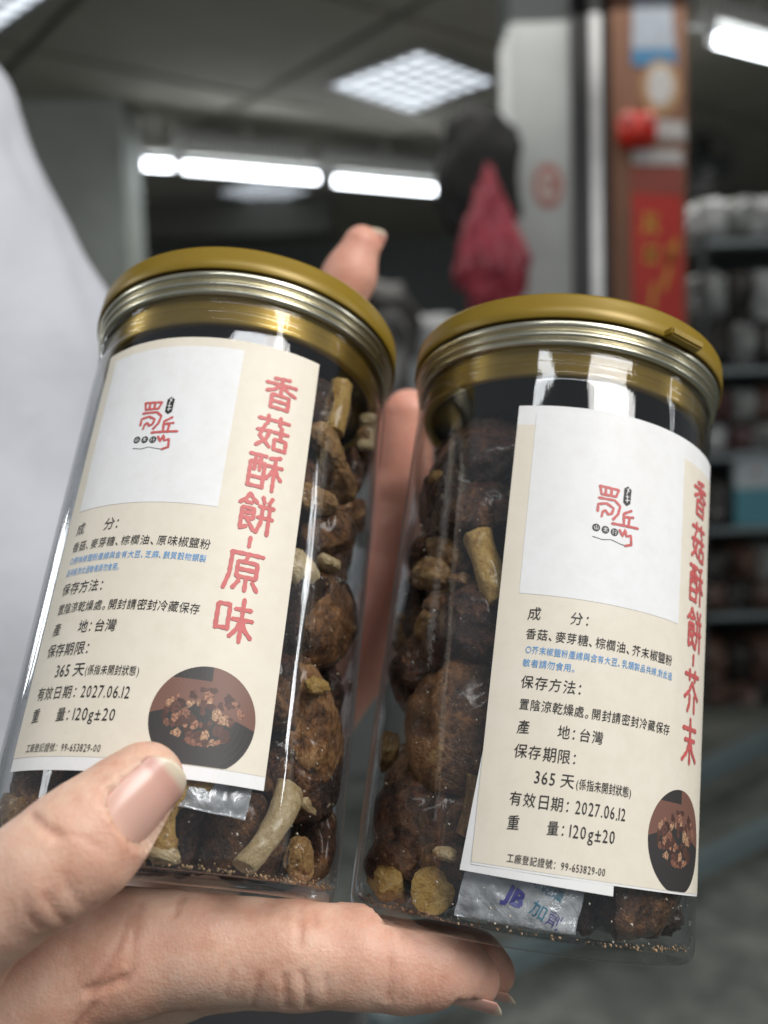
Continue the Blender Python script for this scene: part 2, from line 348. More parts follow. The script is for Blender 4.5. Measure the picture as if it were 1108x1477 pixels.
# column, door post and what hangs on them
COLM = simple('white_column_paint', (0.46, 0.48, 0.47), 0.6, 0, 0.14, 4); BLK = simple('black_steel', (0.012, 0.012, 0.013), 0.35, 0.3)
colm = upright('column', 738, 826, 200, 3.50, 0.3, COLM); tag(colm, 'white painted square column with a round red notice', 'column')
tag(upright('door_post', 828, 852, 200, 3.46, 0.08, BLK), 'slim black steel post beside the white column', 'post')
tag(upright('metal_strip', 853, 868, 200, 3.44, 0.04, simple('steel_strip', (0.5, 0.5, 0.5), 0.3, 0.8)), 'narrow shiny steel strip between the black posts', 'metal strip')
tag(upright('door_post', 869, 886, 200, 3.46, 0.12, BLK), 'black steel post touching the brown door post', 'post')
def mat_wood():
    t = NT('old_wood'); n = t.noise(t.coord('Object', (30, 30, 2.2)), 1, 5, 0.6, 0.5); n2 = t.noise(t.coord('Object', (3, 3, 4)), 1, 3)
    t.set(t.mix(n2, t.ramp(n, [(0.3, (0.13, 0.06, 0.03)), (0.7, (0.30, 0.165, 0.085))]), (0.24, 0.10, 0.06)), 0.6); return t.m
DW = 3.42
dp = upright('wooden_door_post', 884, 991, 200, DW, 0.12, mat_wood()); tag(dp, 'brown wooden door post covered with stickers and a red banner', 'door post')
FY = at(940, 200, DW).y - 0.004
def on_y(px, py, Y):
    v = at(px, py, 1.0) - CAM; return CAM + v * (Y / v.y)
def sheet(name, poly, mat, label, cat, off=0.0, parent=None, th=0.002):
    P = [on_y(x, y, FY - off) for x, y in poly]; n = len(P); c = sum(P, Vector()) / n
    v = [p - c for p in P] + [p - c + Vector((0, th, 0)) for p in P]
    f = [tuple(range(n))[::-1], tuple(range(n, 2 * n))] + [(i, (i + 1) % n, n + (i + 1) % n, n + i) for i in range(n)]
    me = mesh(name, v, f); bm = bmesh.new(); bm.from_mesh(me); bmesh.ops.recalc_face_normals(bm, faces=bm.faces); bm.to_mesh(me); bm.free()
    o = link(name, me, mat); o.location = c
    if parent is not None: o.parent = parent; bpy.context.view_layer.update(); o.matrix_parent_inverse = parent.matrix_world.inverted()
    elif label: tag(o, label, cat)
    return o
def ell(cx, cy, rx, ry, n=28): return [(cx + rx * math.cos(2 * math.pi * k / n), cy + ry * math.sin(2 * math.pi * k / n)) for k in range(n)]
po = sheet('poster', [(914, -30), (966, -30), (976, 92), (911, 94)], simple('pale_blue_print', (0.36, 0.40, 0.46), 0.5, 0, 0.2, 30), 'pale blue and white poster with a blue lower edge on the door post', 'poster')
sheet('blue_band', [(912, 70), (974, 70), (976, 91), (925, 96), (911, 92)], simple('blue_print', (0.045, 0.19, 0.36), 0.5), None, None, 0.0015, po)
st = sheet('sticker', ell(953, 126, 28, 40), simple('orange_ring', (0.42, 0.25, 0.11), 0.5), 'oval white sticker with an orange rim on the door post', 'sticker', 0.002)
sheet('sticker_face', ell(953, 124, 19, 29), simple('white_face', (0.52, 0.50, 0.49), 0.5, 0, 0.3, 40), None, None, 0.0038, st)
cou = sheet('banner', [(911, 240), (984, 240), (990, 640), (914, 640)], simple('red_banner', (0.50, 0.022, 0.012), 0.5, 0, 0.1, 8), 'red paper couplet banner with gold brushwork on the door post', 'banner', 0.001)
sheet('banner_head', [(912, 240), (984, 240), (985, 282), (912, 278)], simple('faded_red', (0.28, 0.06, 0.04), 0.6), None, None, 0.0025, cou)
GI = simple('gold_ink', (0.55, 0.25, 0.03), 0.4, 0.2)
for poly in ([(926, 310), (934, 306), (952, 332), (945, 338)], [(944, 306), (950, 312), (930, 338), (925, 330)], [(928, 356), (938, 352), (950, 378), (940, 382)], [(946, 352), (952, 358), (932, 380), (927, 374)],
             [(974, 342), (980, 346), (960, 420), (953, 416)], [(962, 356), (970, 352), (972, 380), (965, 384)], [(940, 410), (948, 406), (944, 446), (937, 446)]):
    sheet('brush_mark', poly, GI, None, None, 0.003, cou)
for poly, nm in (([(948, 172), (988, 176), (990, 202), (946, 200)], 'white paper slip with torn edge under the oval sticker'), ([(914, 214), (984, 216), (986, 238), (912, 236)], 'white paper slip just above the red banner')):
    sheet('paper_slip', poly, simple('slip', (0.48, 0.46, 0.45), 0.6, 0, 0.35, 50), nm, 'paper slip', 0.0035)
# red charm; its two highlights are built as pink beads
rc = empty('red_charm', on_y(919, 188, FY - 0.03)); tag(rc, 'bright red plastic box with two highlights shaped as beads on the door post', 'charm'); bpy.context.view_layer.update()
a_, b_ = on_y(892, 165, FY - 0.02), on_y(945, 212, FY - 0.02)
bm = bmesh.new(); box_bm(bm, (0, 0, 0), (b_.x - a_.x, 0.06, a_.z - b_.z), None, 0.015); link('body', bm_mesh('body', bm), simple('red_plastic', (0.62, 0.035, 0.02), 0.25), rc, True)
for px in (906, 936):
    bm = bmesh.new(); bmesh.ops.create_uvsphere(bm, u_segments=20, v_segments=12, radius=0.024, matrix=Matrix.Translation(on_y(px, 170, FY - 0.055) - rc.location)); link('highlight_bead', bm_mesh('highlight_bead', bm), simple('highlight_pink', (0.75, 0.2, 0.18), 0.1), rc, True)
# round red notice on the column
FYc = at(780, 200, 3.50).y - 0.003
def sheet_y(name, poly, mat, Y, parent=None, label=None, cat=None):
    global FY
    k = FY; FY = Y; o = sheet(name, poly, mat, label, cat, 0, parent); FY = k; return o
ns = sheet_y('notice', ell(791, 268, 22, 33), simple('notice_red', (0.36, 0.12, 0.10), 0.5), FYc, None, 'round red and white no smoking style notice on the white column', 'notice')
sheet_y('notice_face', ell(791, 268, 14, 22), simple('notice_white', (0.5, 0.42, 0.38), 0.5), FYc - 0.0015, ns)
sheet_y('notice_mark', ell(794, 266, 7, 10), simple('notice_red2', (0.3, 0.10, 0.09), 0.5), FYc - 0.003, ns)

# soft things: bags
def blob(name, loc, s, mat, seed, sq=0.6, amp=0.12, rotz=0.0, top_pinch=False, flat_bottom=False, parent=None, sub=4, fr=2.2):
    bm = bmesh.new(); bmesh.ops.create_icosphere(bm, subdivisions=sub, radius=1.0)
    for v in bm.verts:
        p = v.co.copy(); q = Vector([math.copysign(abs(c) ** sq, c) for c in p])
        d = 1 + amp * noise.noise(p * fr + Vector((seed * 7.1, seed, 3))) + amp * 0.4 * noise.noise(p * fr * 3 + Vector((seed, 5, seed)))
        q *= d
        if top_pinch:
            k = max(0.0, (q.z + 0.25) / 1.25); g = 1 - 0.78 * min(1, k) ** 0.8; q.x *= g; q.y *= g
        if flat_bottom and q.z < -0.8: q.z = -0.8
        v.co = Vector((q.x * s[0], q.y * s[1], q.z * s[2]))
    o = link(name, bm_mesh(name, bm), mat, parent, True); o.location = loc; o.rotation_euler = (0, 0, rotz); return o
PINK = simple('pink_plastic', (0.40, 0.05, 0.075), 0.35, 0, 0.35, 9, 0.01)
HY = 3.3
tag(blob('plastic_bag', at(708, 345, HY), (0.125, 0.08, 0.235), PINK, 3, 0.8, 0.34, 0, True, sub=5, fr=3.0), 'crumpled red plastic bag hanging beside the white column', 'plastic bag')
tag(blob('dark_jacket', at(690, 255, HY + 0.14), (0.145, 0.10, 0.235), simple('black_cloth', (0.012, 0.012, 0.012), 0.8), 5, 0.8, 0.2, 0, False), 'black cloth bundle hanging behind the red plastic bag', 'jacket')
hook = at(700, 210, HY + 0.05)
CL = lambda n, c, r=0.3, v=0.5: simple(n, c, r, 0, v, 14, 0.01)
GREYB = CL('clear_bag_grey', (0.24, 0.25, 0.24), 0.22, 0.7); DARKB = CL('dark_goods', (0.02, 0.017, 0.014), 0.35); BROWNB = CL('brown_goods', (0.10, 0.058, 0.042), 0.35, 0.7); PALEB = CL('pale_bag', (0.36, 0.37, 0.37), 0.25, 0.4); REDB = CL('dark_red_goods', (0.06, 0.018, 0.018), 0.35)

# display rack on the right with bags; low steel rails in front of it
RACK = simple('rack_steel', (0.27, 0.31, 0.31), 0.4, 0.3); RDARK = simple('rack_dark', (0.05, 0.055, 0.055), 0.5)
rk = empty('display_rack', (1.5, 3.8, 0)); tag(rk, 'grey steel display rack stacked with bagged dried goods', 'display rack'); bpy.context.view_layer.update()
RY0 = 3.6; RX0, RX1 = at(1012, 700, RY0).x, at(1300, 700, RY0).x
def zrow(py, Y=RY0): return on_y(1060, py, Y).z
for z in (zrow(345), zrow(530), zrow(655), zrow(760), zrow(885), zrow(1045)):
    box('shelf', ((RX0 + RX1) / 2, RY0 + 0.2, z - 0.012), (RX1 - RX0, 0.40, 0.022), RACK, 0, 0.003, rk)
for x in (RX0 + 0.012, RX1 - 0.012):
    for y in (RY0 + 0.012, RY0 + 0.39): box('upright', (x, y, (zrow(330) + 0) / 2), (0.024, 0.024, zrow(330)), RDARK, 0, 0.002, rk)
box('back_panel', ((RX0 + RX1) / 2, RY0 + 0.41, zrow(640)), (RX1 - RX0, 0.012, zrow(345) - zrow(1045)), RDARK, 0, 0.002, rk)
def shelf_bag(px, py_shelf, wpx, hpx, mat, label, seed, name='goods_bag', cat='bag', y=0.06, group=None):
    Y = RY0 + y; p = on_y(px, py_shelf, Y); s = Y / FPX; hh = hpx * s / 2; z0 = zrow(py_shelf)
    o = blob(name, (p.x, Y + 0.15, z0 + hh * 0.8), (wpx * s / 2, 0.16, hh), mat, seed, 0.6, 0.2, 0, False, True); tag(o, label, cat, group); return o
ROWS = [(345, 80), (530, 165), (655, 110), (760, 95), (885, 112), (1045, 145)]; ORD = ['first', 'second', 'third', 'fourth']; SH = ['top', 'second', 'third', 'fourth', 'fifth', 'bottom']
CM = {'pale': PALEB, 'grey': GREYB, 'black': DARKB, 'brown': BROWNB, 'dark red': REDB}
PLAN = [['pale', 'grey', 'pale', 'grey'], ['black', 'grey', 'black', 'pale'], ['pale', 'dark red', 'grey', 'brown'], ['black', None, None, 'brown'], ['brown', 'black', 'brown', 'grey'], ['brown', 'brown', 'black', 'brown']]
for r_i, ((py_, gap), cols) in enumerate(zip(ROWS, PLAN)):
    for b_i, cn in enumerate(cols):
        if cn is None: continue
        for lay in range(2 if gap > 100 else 1):
            hp = gap * (0.50 if gap > 100 else 0.86)
            o = shelf_bag(1030 + b_i * 40 + 6 * ((r_i + lay) % 2), py_, 50, hp, CM[cn] if lay == 0 else CM[cols[(b_i + 1) % 4] or 'brown'], 'x y z w', r_i * 9 + b_i * 2 + lay, y=0.01 + 0.02 * (b_i % 2))
            if lay: o.location.z += hp * RY0 / FPX * 0.80
            c2 = cn if lay == 0 else (cols[(b_i + 1) % 4] or 'brown')
            o['label'] = f"{c2} goods bag, {ORD[b_i]} from the door post{', upper of its pile' if lay else ''} on {SH[r_i]} shelf"
pk = empty('packet', (on_y(1092, 760, RY0 + .03).x, RY0 + 0.05, zrow(760))); tag(pk, 'upright white packet with a blue lower half on the rack', 'packet'); bpy.context.view_layer.update()
s_ = RY0 / FPX
for nm, z0, z1, m in (('packet_top', 0.5, 1.0, simple('packet_white', (0.50, 0.55, 0.56), 0.4)), ('packet_base', 0.0, 0.5, simple('packet_blue', (0.10, 0.29, 0.35), 0.4))):
    h = 108 * s_; bm = bmesh.new(); box_bm(bm, (0, 0, (z0 + z1) / 2 * h), (66 * s_, 0.05, (z1 - z0) * h), None, 0.004); link(nm, bm_mesh(nm, bm), m, pk)
bm = bmesh.new(); box_bm(bm, (-0.008, -0.026, 0.078 / 0.108 * 108 * s_), (0.02, 0.003, 0.02), None, 0.001); link('print_mark', bm_mesh('print_mark', bm), simple('packet_red', (0.4, 0.16, 0.12), 0.5), pk)
# round fan on the wall
fn = empty('wall_fan', (0, 0, 0)); fn.location = on_y(1016, 238, 5.6); tag(fn, 'dark round wall fan above the rack', 'fan'); bpy.context.view_layer.update()
FANM = simple('fan_dark', (0.045, 0.05, 0.05), 0.4)
def torus_bm(bm, R0, r0, mat4, n=36, m=8):
    vs2 = [[bm.verts.new(mat4 @ Vector(((R0 + r0 * math.cos(b)) * math.cos(a), (R0 + r0 * math.cos(b)) * math.sin(a), r0 * math.sin(b)))) for b in [2 * math.pi * j / m for j in range(m)]] for a in [2 * math.pi * i / n for i in range(n)]]
    for i in range(n):
        for j in range(m): bm.faces.new((vs2[i][j], vs2[(i + 1) % n][j], vs2[(i + 1) % n][(j + 1) % m], vs2[i][(j + 1) % m]))
bm = bmesh.new(); RX = Matrix.Rotation(R_(90), 4, 'X')
for rr in (0.2, 0.16, 0.12, 0.08): torus_bm(bm, rr, 0.006, RX)
link('guard', bm_mesh('guard', bm), FANM, fn, True)
for k in range(4):
    bm = bmesh.new(); box_bm(bm, (0.09, 0.03, 0), (0.15, 0.008, 0.12), Matrix.Rotation(R_(25), 3, 'X'), 0.003); o = link('blade', bm_mesh('blade', bm), FANM, fn); o.rotation_euler = (0, k * math.pi / 2, 0)
bm = bmesh.new(); bmesh.ops.create_cone(bm, cap_ends=True, segments=24, radius1=0.05, radius2=0.05, depth=0.12, matrix=Matrix.Translation((0, 0.08, 0)) @ RX); link('motor', bm_mesh('motor', bm), FANM, fn)
bm = bmesh.new(); box_bm(bm, (0.0, 0.52, -0.02), (0.05, 0.80, 0.08), None, 0.004); link('bracket', bm_mesh('bracket', bm), FANM, fn)

# low steel stand with rails (runs away to the right)
sd = empty('low_stand', (0.4, 2.6, 0)); tag(sd, 'low teal grey steel plinth rails on the floor before the rack', 'stand'); bpy.context.view_layer.update()
RAIL = simple('rail_steel', (0.24, 0.30, 0.31), 0.3, 0.4)
def bar(name, a, b, wdt, hgt, mat, parent):
    a, b = Vector(a), Vector(b); d = b - a; rot = d.to_track_quat('Y', 'Z').to_matrix(); return box(name, (a + b) / 2, (wdt, d.length, hgt), mat, 0, 0.004, parent, rot)
r1a, r1b = on_z(540, 1483, 0.06), on_z(1140, 1180, 0.06)
bar('rail', r1a, r1b, 0.05, 0.05, RAIL, sd)
r2a, r2b = on_z(960, 1140, 0.10), on_z(1160, 1040, 0.10)
bar('rail', r2a, r2b, 0.05, 0.06, RAIL, sd)
for p in (r1a, r1b, r2a, r2b, (r1a + r1b) / 2): box('leg', (p.x, p.y, p.z / 2 - 0.012), (0.04, 0.04, max(0.012, p.z - 0.026)), RDARK, 0, 0.003, sd)
# low counter at the back with heaped bags, seen between and behind the jars
ct = box('counter', (-0.25, 3.3, 0.5), (1.7, 0.6, 1.0), simple('counter_grey', (0.16, 0.17, 0.165), 0.6), 0, 0.01); tag(ct, 'grey counter under the heaped bags at the back', 'counter')
def counter_bag(px, wpx, hpx, mat, label, seed, y=3.1):
    p = on_y(px, 700, y); s = y / FPX; hh = hpx * s / 2; tag(blob('goods_bag', (p.x, y + 0.05, 1.0 + 0.8 * hh), (wpx * s / 2, 0.14, hh), mat, seed, 0.65, 0.18, 0, False, True), label, 'bag')
counter_bag(560, 120, 300, DARKB, 'tall black sack on the counter behind the fingertip', 21)
counter_bag(634, 90, 250, PALEB, 'pale plastic sack on the counter between the two lids', 22)
counter_bag(690, 80, 215, GREYB, 'grey plastic sack on the counter below the red plastic bag', 23, 3.2)
counter_bag(380, 120, 290, DARKB, 'black sack on the counter behind the jar under the thumb', 24)
counter_bag(255, 110, 270, GREYB, 'grey sack on the counter close to the pillar', 25)

# ================================================================== JARS
HJ = 154.0; RB = 41.6
JP = [dict(c=np.array([-40.1, 50.9, -283.5]), a=.0885, b=-.435), dict(c=np.array([53.9, 41.0, -278.3]), a=.1495, b=-.326)]
def jar_matrix(j):
    a, b = j['a'], j['b']; ax = np.array([math.sin(a) * math.cos(b), math.cos(a) * math.cos(b), math.sin(b)])
    m = j['c'] - ax * 80; d = -m / np.linalg.norm(m); fr = d - ax * (d @ ax); fr /= np.linalg.norm(fr); rt = np.cross(ax, fr)
    j.update(ax=ax, fr=fr, rt=rt, base=j['c'] - ax * HJ)
    Rm = M3 @ np.stack([rt, -fr, ax], 1); o = c2w(j['base'])
    return Matrix([[*Rm[0], o[0]], [*Rm[1], o[1]], [*Rm[2], o[2]], [0, 0, 0, 1]])
MM = 0.001
def cyl(u, h, rad=RB):
    if rad > RB + 0.1: rad += 0.13 * noise.noise(Vector((u * 0.075, h * 0.03, RB))) + 0.05 * noise.noise(Vector((u * 0.2, h * 0.11, 3.0)))    # paper never lies quite flat
    f = u / RB; return (rad * math.sin(f) * MM, -rad * math.cos(f) * MM, (HJ + h) * MM)
def inv(j, px, py, rad=RB):
    d = np.array([(px - 554) / FPX, -(py - 738.5) / FPX, -1.]); ax, c = j['ax'], j['c']
    dp = d - ax * (d @ ax); cp = -c + ax * (c @ ax); A = dp @ dp; B = 2 * dp @ cp; Cc = cp @ cp - rad * rad; D = max(0.0, B * B - 4 * A * Cc)
    t = (-B - math.sqrt(D)) / 2 / A; p = d * t - c
    return math.atan2(p @ j['rt'], p @ j['fr']), p @ ax
def mmprof(p): return [(r * MM, (HJ + h) * MM) for r, h in p]
# shared meshes
cap_me = revolve('overcap', mmprof([(0.02, -1.2), (38.5, -1.2), (39.4, -0.25), (40.2, 0.0), (42.8, 0.0), (43.6, -0.35), (44.0, -1.2), (44.0, -3.9), (44.12, -4.1), (44.12, -7.3), (43.9, -7.55), (43.5, -7.5), (43.3, -6.2), (43.2, -3.2), (38, -3.0), (0.02, -3.0)]), 160)
seam_me = revolve('seam_ring', mmprof([(41.5, -3.3)] + smooth_prof([(42.9, -3.4), (43.0, -6.8), (43.15, -7.6), (43.4, -8.4), (43.2, -9.4), (42.0, -9.9), (41.7, -10.3), (42.1, -10.6), (42.75, -10.9), (42.9, -11.5), (42.5, -12.0), (41.75, -12.2), (41.6, -12.5), (42.1, -12.8), (42.45, -13.3), (42.2, -13.9), (41.7, -14.2)], 5) + [(40.8, -14.0)]), 160)
gold_me = revolve('metal_lid', mmprof([(41.3, -12.8), (40.6, -13.2), (39.9, -14.5), (39.75, -20.8), (39.4, -21.6), (38.6, -21.9), (37.6, -21.2), (37.2, -20.2)]), 128)
panel_me = revolve('lid_panel', mmprof([(37.25, -20.2), (36.9, -19.2), (36.0, -18.9), (0.02, -18.9)]), 96)
LID_BLACK = simple('lid_black', (0.008, 0.007, 0.006), 0.45, 0, 0.2, 60, Specular_IOR_Level=0.15)  # even black colour for the underside of the lid
outer = smooth_prof([(41.3, -12.6), (41.5, -13.8), (41.0, -14.6), (40.95, -15.4), (41.75, -16.1), (41.75, -16.9), (41.0, -17.6), (41.0, -18.3), (41.6, -19.0), (41.55, -19.9), (40.95, -20.7), (41.0, -21.6), (41.5, -23.2), (41.6, -25.0)], 4)
outer += [(41.6, -60), (41.6, -100), (41.6, -145)] + smooth_prof([(41.6, -148.5), (41.45, -151.2), (40.6, -153.2), (38.8, -154.0), (36.5, -154.0)], 4) + [(35.4, -153.6), (34.4, -152.6), (30, -151.9), (0.02, -151.4)]
inner = [(0.02, -150.6), (30, -151.0), (36, -151.4), (39.2, -151.2), (40.5, -149.6), (40.9, -147), (40.95, -100), (40.95, -26), (40.5, -22), (40.4, -12.8)]
body_me = revolve('body', mmprof(outer + inner), 192)
TAB = None
def sheet_cyl(name, u0, u1, h0, h1, rad, mat, parent, nu=48, nh=2, th=0.0, skew=None):
    v = []; f = []
    for i in range(nu + 1):
        for k in range(nh + 1):
            u = u0 + (u1 - u0) * i / nu; h = h0 + (h1 - h0) * k / nh
            if skew: u, h = skew(u, h)
            v.append(cyl(u, h, rad))
    for i in range(nu):
        for k in range(nh):
            a = i * (nh + 1) + k; f.append((a, a + nh + 1, a + nh + 2, a + 1))
    if th:
        n0 = len(v)
        v += [(x * (1 - th / rad), y * (1 - th / rad), z) for x, y, z in v]
        f += [tuple(q + n0 for q in reversed(ff)) for ff in f]
        W = nh + 1
        rim = [(i * W) for i in range(nu + 1)] + [nu * W + k for k in range(1, W)] + [i * W + nh for i in range(nu - 1, -1, -1)] + [k for k in range(nh - 1, 0, -1)]
        for a, b in zip(rim, rim[1:] + rim[:1]): f.append((a, b, b + n0, a + n0))
    me = mesh(name, v, f); bm = bmesh.new(); bm.from_mesh(me); bmesh.ops.recalc_face_normals(bm, faces=bm.faces); bm.to_mesh(me); bm.free()
    return link(name, me, mat, parent, True if not th else False)
def text_verts(s, off=0.0):
    cu = bpy.data.curves.new('t', 'FONT'); cu.body = s; cu.size = 1.0; cu.offset = off; cu.resolution_u = 2
    o = bpy.data.objects.new('t', cu); C.objects.link(o); dg = bpy.context.evaluated_depsgraph_get(); dg.update()
    me = o.evaluated_get(dg).to_mesh(); v = [tuple(p.co) for p in me.vertices]; f = [tuple(p.vertices) for p in me.polygons]
    o.evaluated_get(dg).to_mesh_clear(); bpy.data.objects.remove(o); bpy.data.curves.remove(cu); return v, f
_rng = random.Random(5)
def text_line(name, s, x0, x1, t, size, mapf, mat, parent, off=0.0, rad=RB + 0.38, slant=0.05, rise=0.04):
    """one printed line from x0 to x1 (label mm), baseline around t; every glyph gets a slightly brushed stance"""
    V = []; Fc = []; x = 0.0
    for ch in s:
        if ch == ' ': x += 0.5; continue
        if ch == '\u3000': x += 1.0; continue
        v, f = text_verts(ch, off)
        xs = [p[0] for p in v]; wide = ord(ch) > 0x2E80
        x_a, x_b = min(xs), max(xs); adv = 1.0 if wide else (x_b - x_a + 0.13)
        if ch in '：、。': adv = 0.62
        ro = _rng.uniform(-0.03, 0.03) + rise; k = _rng.uniform(0.92, 1.0); n0 = len(V)
        dx = x - (0.0 if wide else x_a - 0.065)
        for p in v:
            px_, py_ = p[0], p[1] - 0.35
            px_ += py_ * slant; py_ += (px_ - 0.5) * ro if wide else 0
            V.append((px_ * k + dx, py_ * k)); 
        Fc += [tuple(q + n0 for q in ff) for ff in f]; x += adv
    sx = (x1 - x0) / x; out = []
    for px_, py_ in V:
        u, h = mapf(x0 + px_ * sx, t - py_ * size); out.append(cyl(u, h, rad))
    return link(name, mesh(name, out, Fc), mat, parent)
def strokes(name, polys, wd, mapf, mat, parent, rad=RB + 0.38, wob=0.06, seed=1):
    """brush strokes: rounded ribbons along polylines (label mm)"""
    V = []; Fc = []; rg = random.Random(seed)
    for si, pl_ in enumerate(polys):
        P = [np.array(p, float) for p in pl_]; Q = []
        for a, b in zip(P, P[1:]):
            n = max(2, int(np.linalg.norm(b - a) / 0.5))
            for k in range(n): Q.append(a + (b - a) * k / n)
        Q.append(P[-1]); L = []; Rr = []
        for i, q in enumerate(Q):
            d = Q[min(i + 1, len(Q) - 1)] - Q[max(i - 1, 0)]; d = d / (np.linalg.norm(d) + 1e-9); nn = np.array([-d[1], d[0]])
            ww = wd * (0.5 + wob * math.sin(i * 1.7 + si) + rg.uniform(-wob, wob) * 0.5)
            if i == 0: L.append(q - d * ww * .8); Rr.append(q - d * ww * .8); 
            L.append(q + nn * ww); Rr.append(q - nn * ww)
            if i == len(Q) - 1: L.append(q + d * ww * .8); Rr.append(q + d * ww * .8)
        n0 = len(V); n = len(L); dr = si * 0.0015
        for k in range(n):
            for p in (L[k], Rr[k]): u, h = mapf(p[0], p[1]); V.append(cyl(u, h, rad + dr))
        for k in range(n - 1): Fc.append((n0 + 2 * k, n0 + 2 * k + 1, n0 + 2 * k + 3, n0 + 2 * k + 2))
    return link(name, mesh(name, V, Fc), mat, parent)
GL = {
 '香': [[(2.6, 1.0), (7.3, .5)], [(.5, 2.6), (9.5, 2.3)], [(5, .8), (5, 5.1)], [(4.7, 2.8), (2.9, 4.3), (.7, 5.1)], [(5.3, 2.8), (7.2, 4.2), (9.6, 5.0)], [(2.5, 5.7), (2.5, 9.7)], [(2.5, 5.8), (7.6, 5.8), (7.6, 9.7)], [(2.5, 7.6), (7.6, 7.6)], [(2.5, 9.5), (7.6, 9.5)]],
 '菇': [[(.5, 1.5), (9.6, 1.3)], [(3.2, .2), (3.2, 2.6)], [(6.8, .2), (6.8, 2.6)], [(2.7, 3.0), (1.4, 6.4), (4.6, 9.2)], [(4.2, 4.6), (3.3, 7.2), (.6, 9.4)], [(.4, 4.9), (4.9, 4.6)], [(5.3, 4.7), (9.7, 4.5)], [(7.5, 3), (7.5, 6.3)], [(5.8, 6.6), (5.8, 9.6)], [(5.8, 6.6), (9.2, 6.6), (9.2, 9.6)], [(5.8, 9.4), (9.2, 9.4)]],
 '酥': [[(.3, 1), (5.1, 1)], [(.8, 3), (.8, 9.6)], [(.8, 3), (4.8, 3), (4.8, 9.6)], [(2.1, 1), (2.0, 5.2)], [(3.5, 1), (3.5, 5.2)], [(.8, 7.0), (4.8, 7.0)], [(.8, 9.4), (4.8, 9.4)], [(9.1, .5), (6, 1.3)], [(5.6, 3.3), (9.9, 3.2)], [(7.7, 1.2), (7.7, 9.9)], [(7.5, 3.6), (6.7, 5.4), (5.5, 6.8)], [(7.9, 3.6), (8.7, 5.4), (9.9, 6.6)]],
 '餅': [[(2.8, .2), (1.8, 1.8), (.2, 3)], [(2.8, .4), (4, 1.6), (5.1, 2.4)], [(1.9, 2.6), (3.7, 2.6)], [(1.2, 4), (4.4, 4), (4.4, 6.5)], [(1.2, 5.2), (4.4, 5.2)], [(1.2, 6.5), (4.4, 6.5)], [(1.2, 4), (1.2, 9.4), (3, 8.5)], [(2.9, 6.8), (4.9, 9.5)], [(6.4, .5), (7, 2)], [(9.1, .4), (8.3, 2)], [(5.6, 3.0), (9.9, 2.9)], [(5.4, 5.8), (9.9, 5.7)], [(6.7, 3.0), (6.6, 7), (5.5, 9.7)], [(8.7, 3.0), (8.7, 9.9)]],
 '-': [[(5, 2.2), (4.9, 7.6)]],
 '原': [[(1, .8), (9.8, .8)], [(1.4, .8), (1.3, 6), (.2, 9.7)], [(5.7, 1), (5.1, 2.5)], [(3.2, 2.8), (3.2, 6.5)], [(3.2, 2.8), (8.4, 2.8), (8.4, 6.5)], [(3.2, 4.6), (8.4, 4.6)], [(3.2, 6.4), (8.4, 6.4)], [(5.8, 6.5), (5.8, 9.7)], [(4, 7.3), (2.6, 9.3)], [(7.5, 7.3), (9.1, 9.3)]],
 '味': [[(.6, 2), (.6, 7.5)], [(.6, 2), (3.6, 2), (3.6, 7.5)], [(.6, 7.2), (3.6, 7.2)], [(5, 2.7), (9.2, 2.6)], [(4.5, 5), (9.9, 4.9)], [(7, .3), (7, 9.9)], [(6.8, 5.2), (5.8, 7.3), (4.3, 8.9)], [(7.2, 5.2), (8.2, 7.3), (9.9, 8.7)]],
 '芥': [[(.5, 1.5), (9.6, 1.3)], [(3.2, .2), (3.2, 2.6)], [(6.8, .2), (6.8, 2.6)], [(5, 3.0), (3.2, 5.2), (.5, 6.8)], [(5, 3.0), (7, 5.2), (9.5, 6.6)], [(3.6, 6), (3.4, 8.1), (2.2, 9.9)], [(6.7, 6), (6.7, 9.9)]],
 '末': [[(.7, 2.5), (9.3, 2.4)], [(1.8, 4.9), (8.2, 4.8)], [(5, .2), (5, 9.9)], [(4.8, 5), (3.2, 7.5), (.5, 9.3)], [(5.2, 5), (6.8, 7.5), (9.5, 9.1)]],
}
TITLE_T = [(12.2, 9.6), (23.6, 9.6), (34.2, 9.8), (45.4, 10.0), (52.8, 4.6), (60.0, 10.0), (71.4, 10.4)]
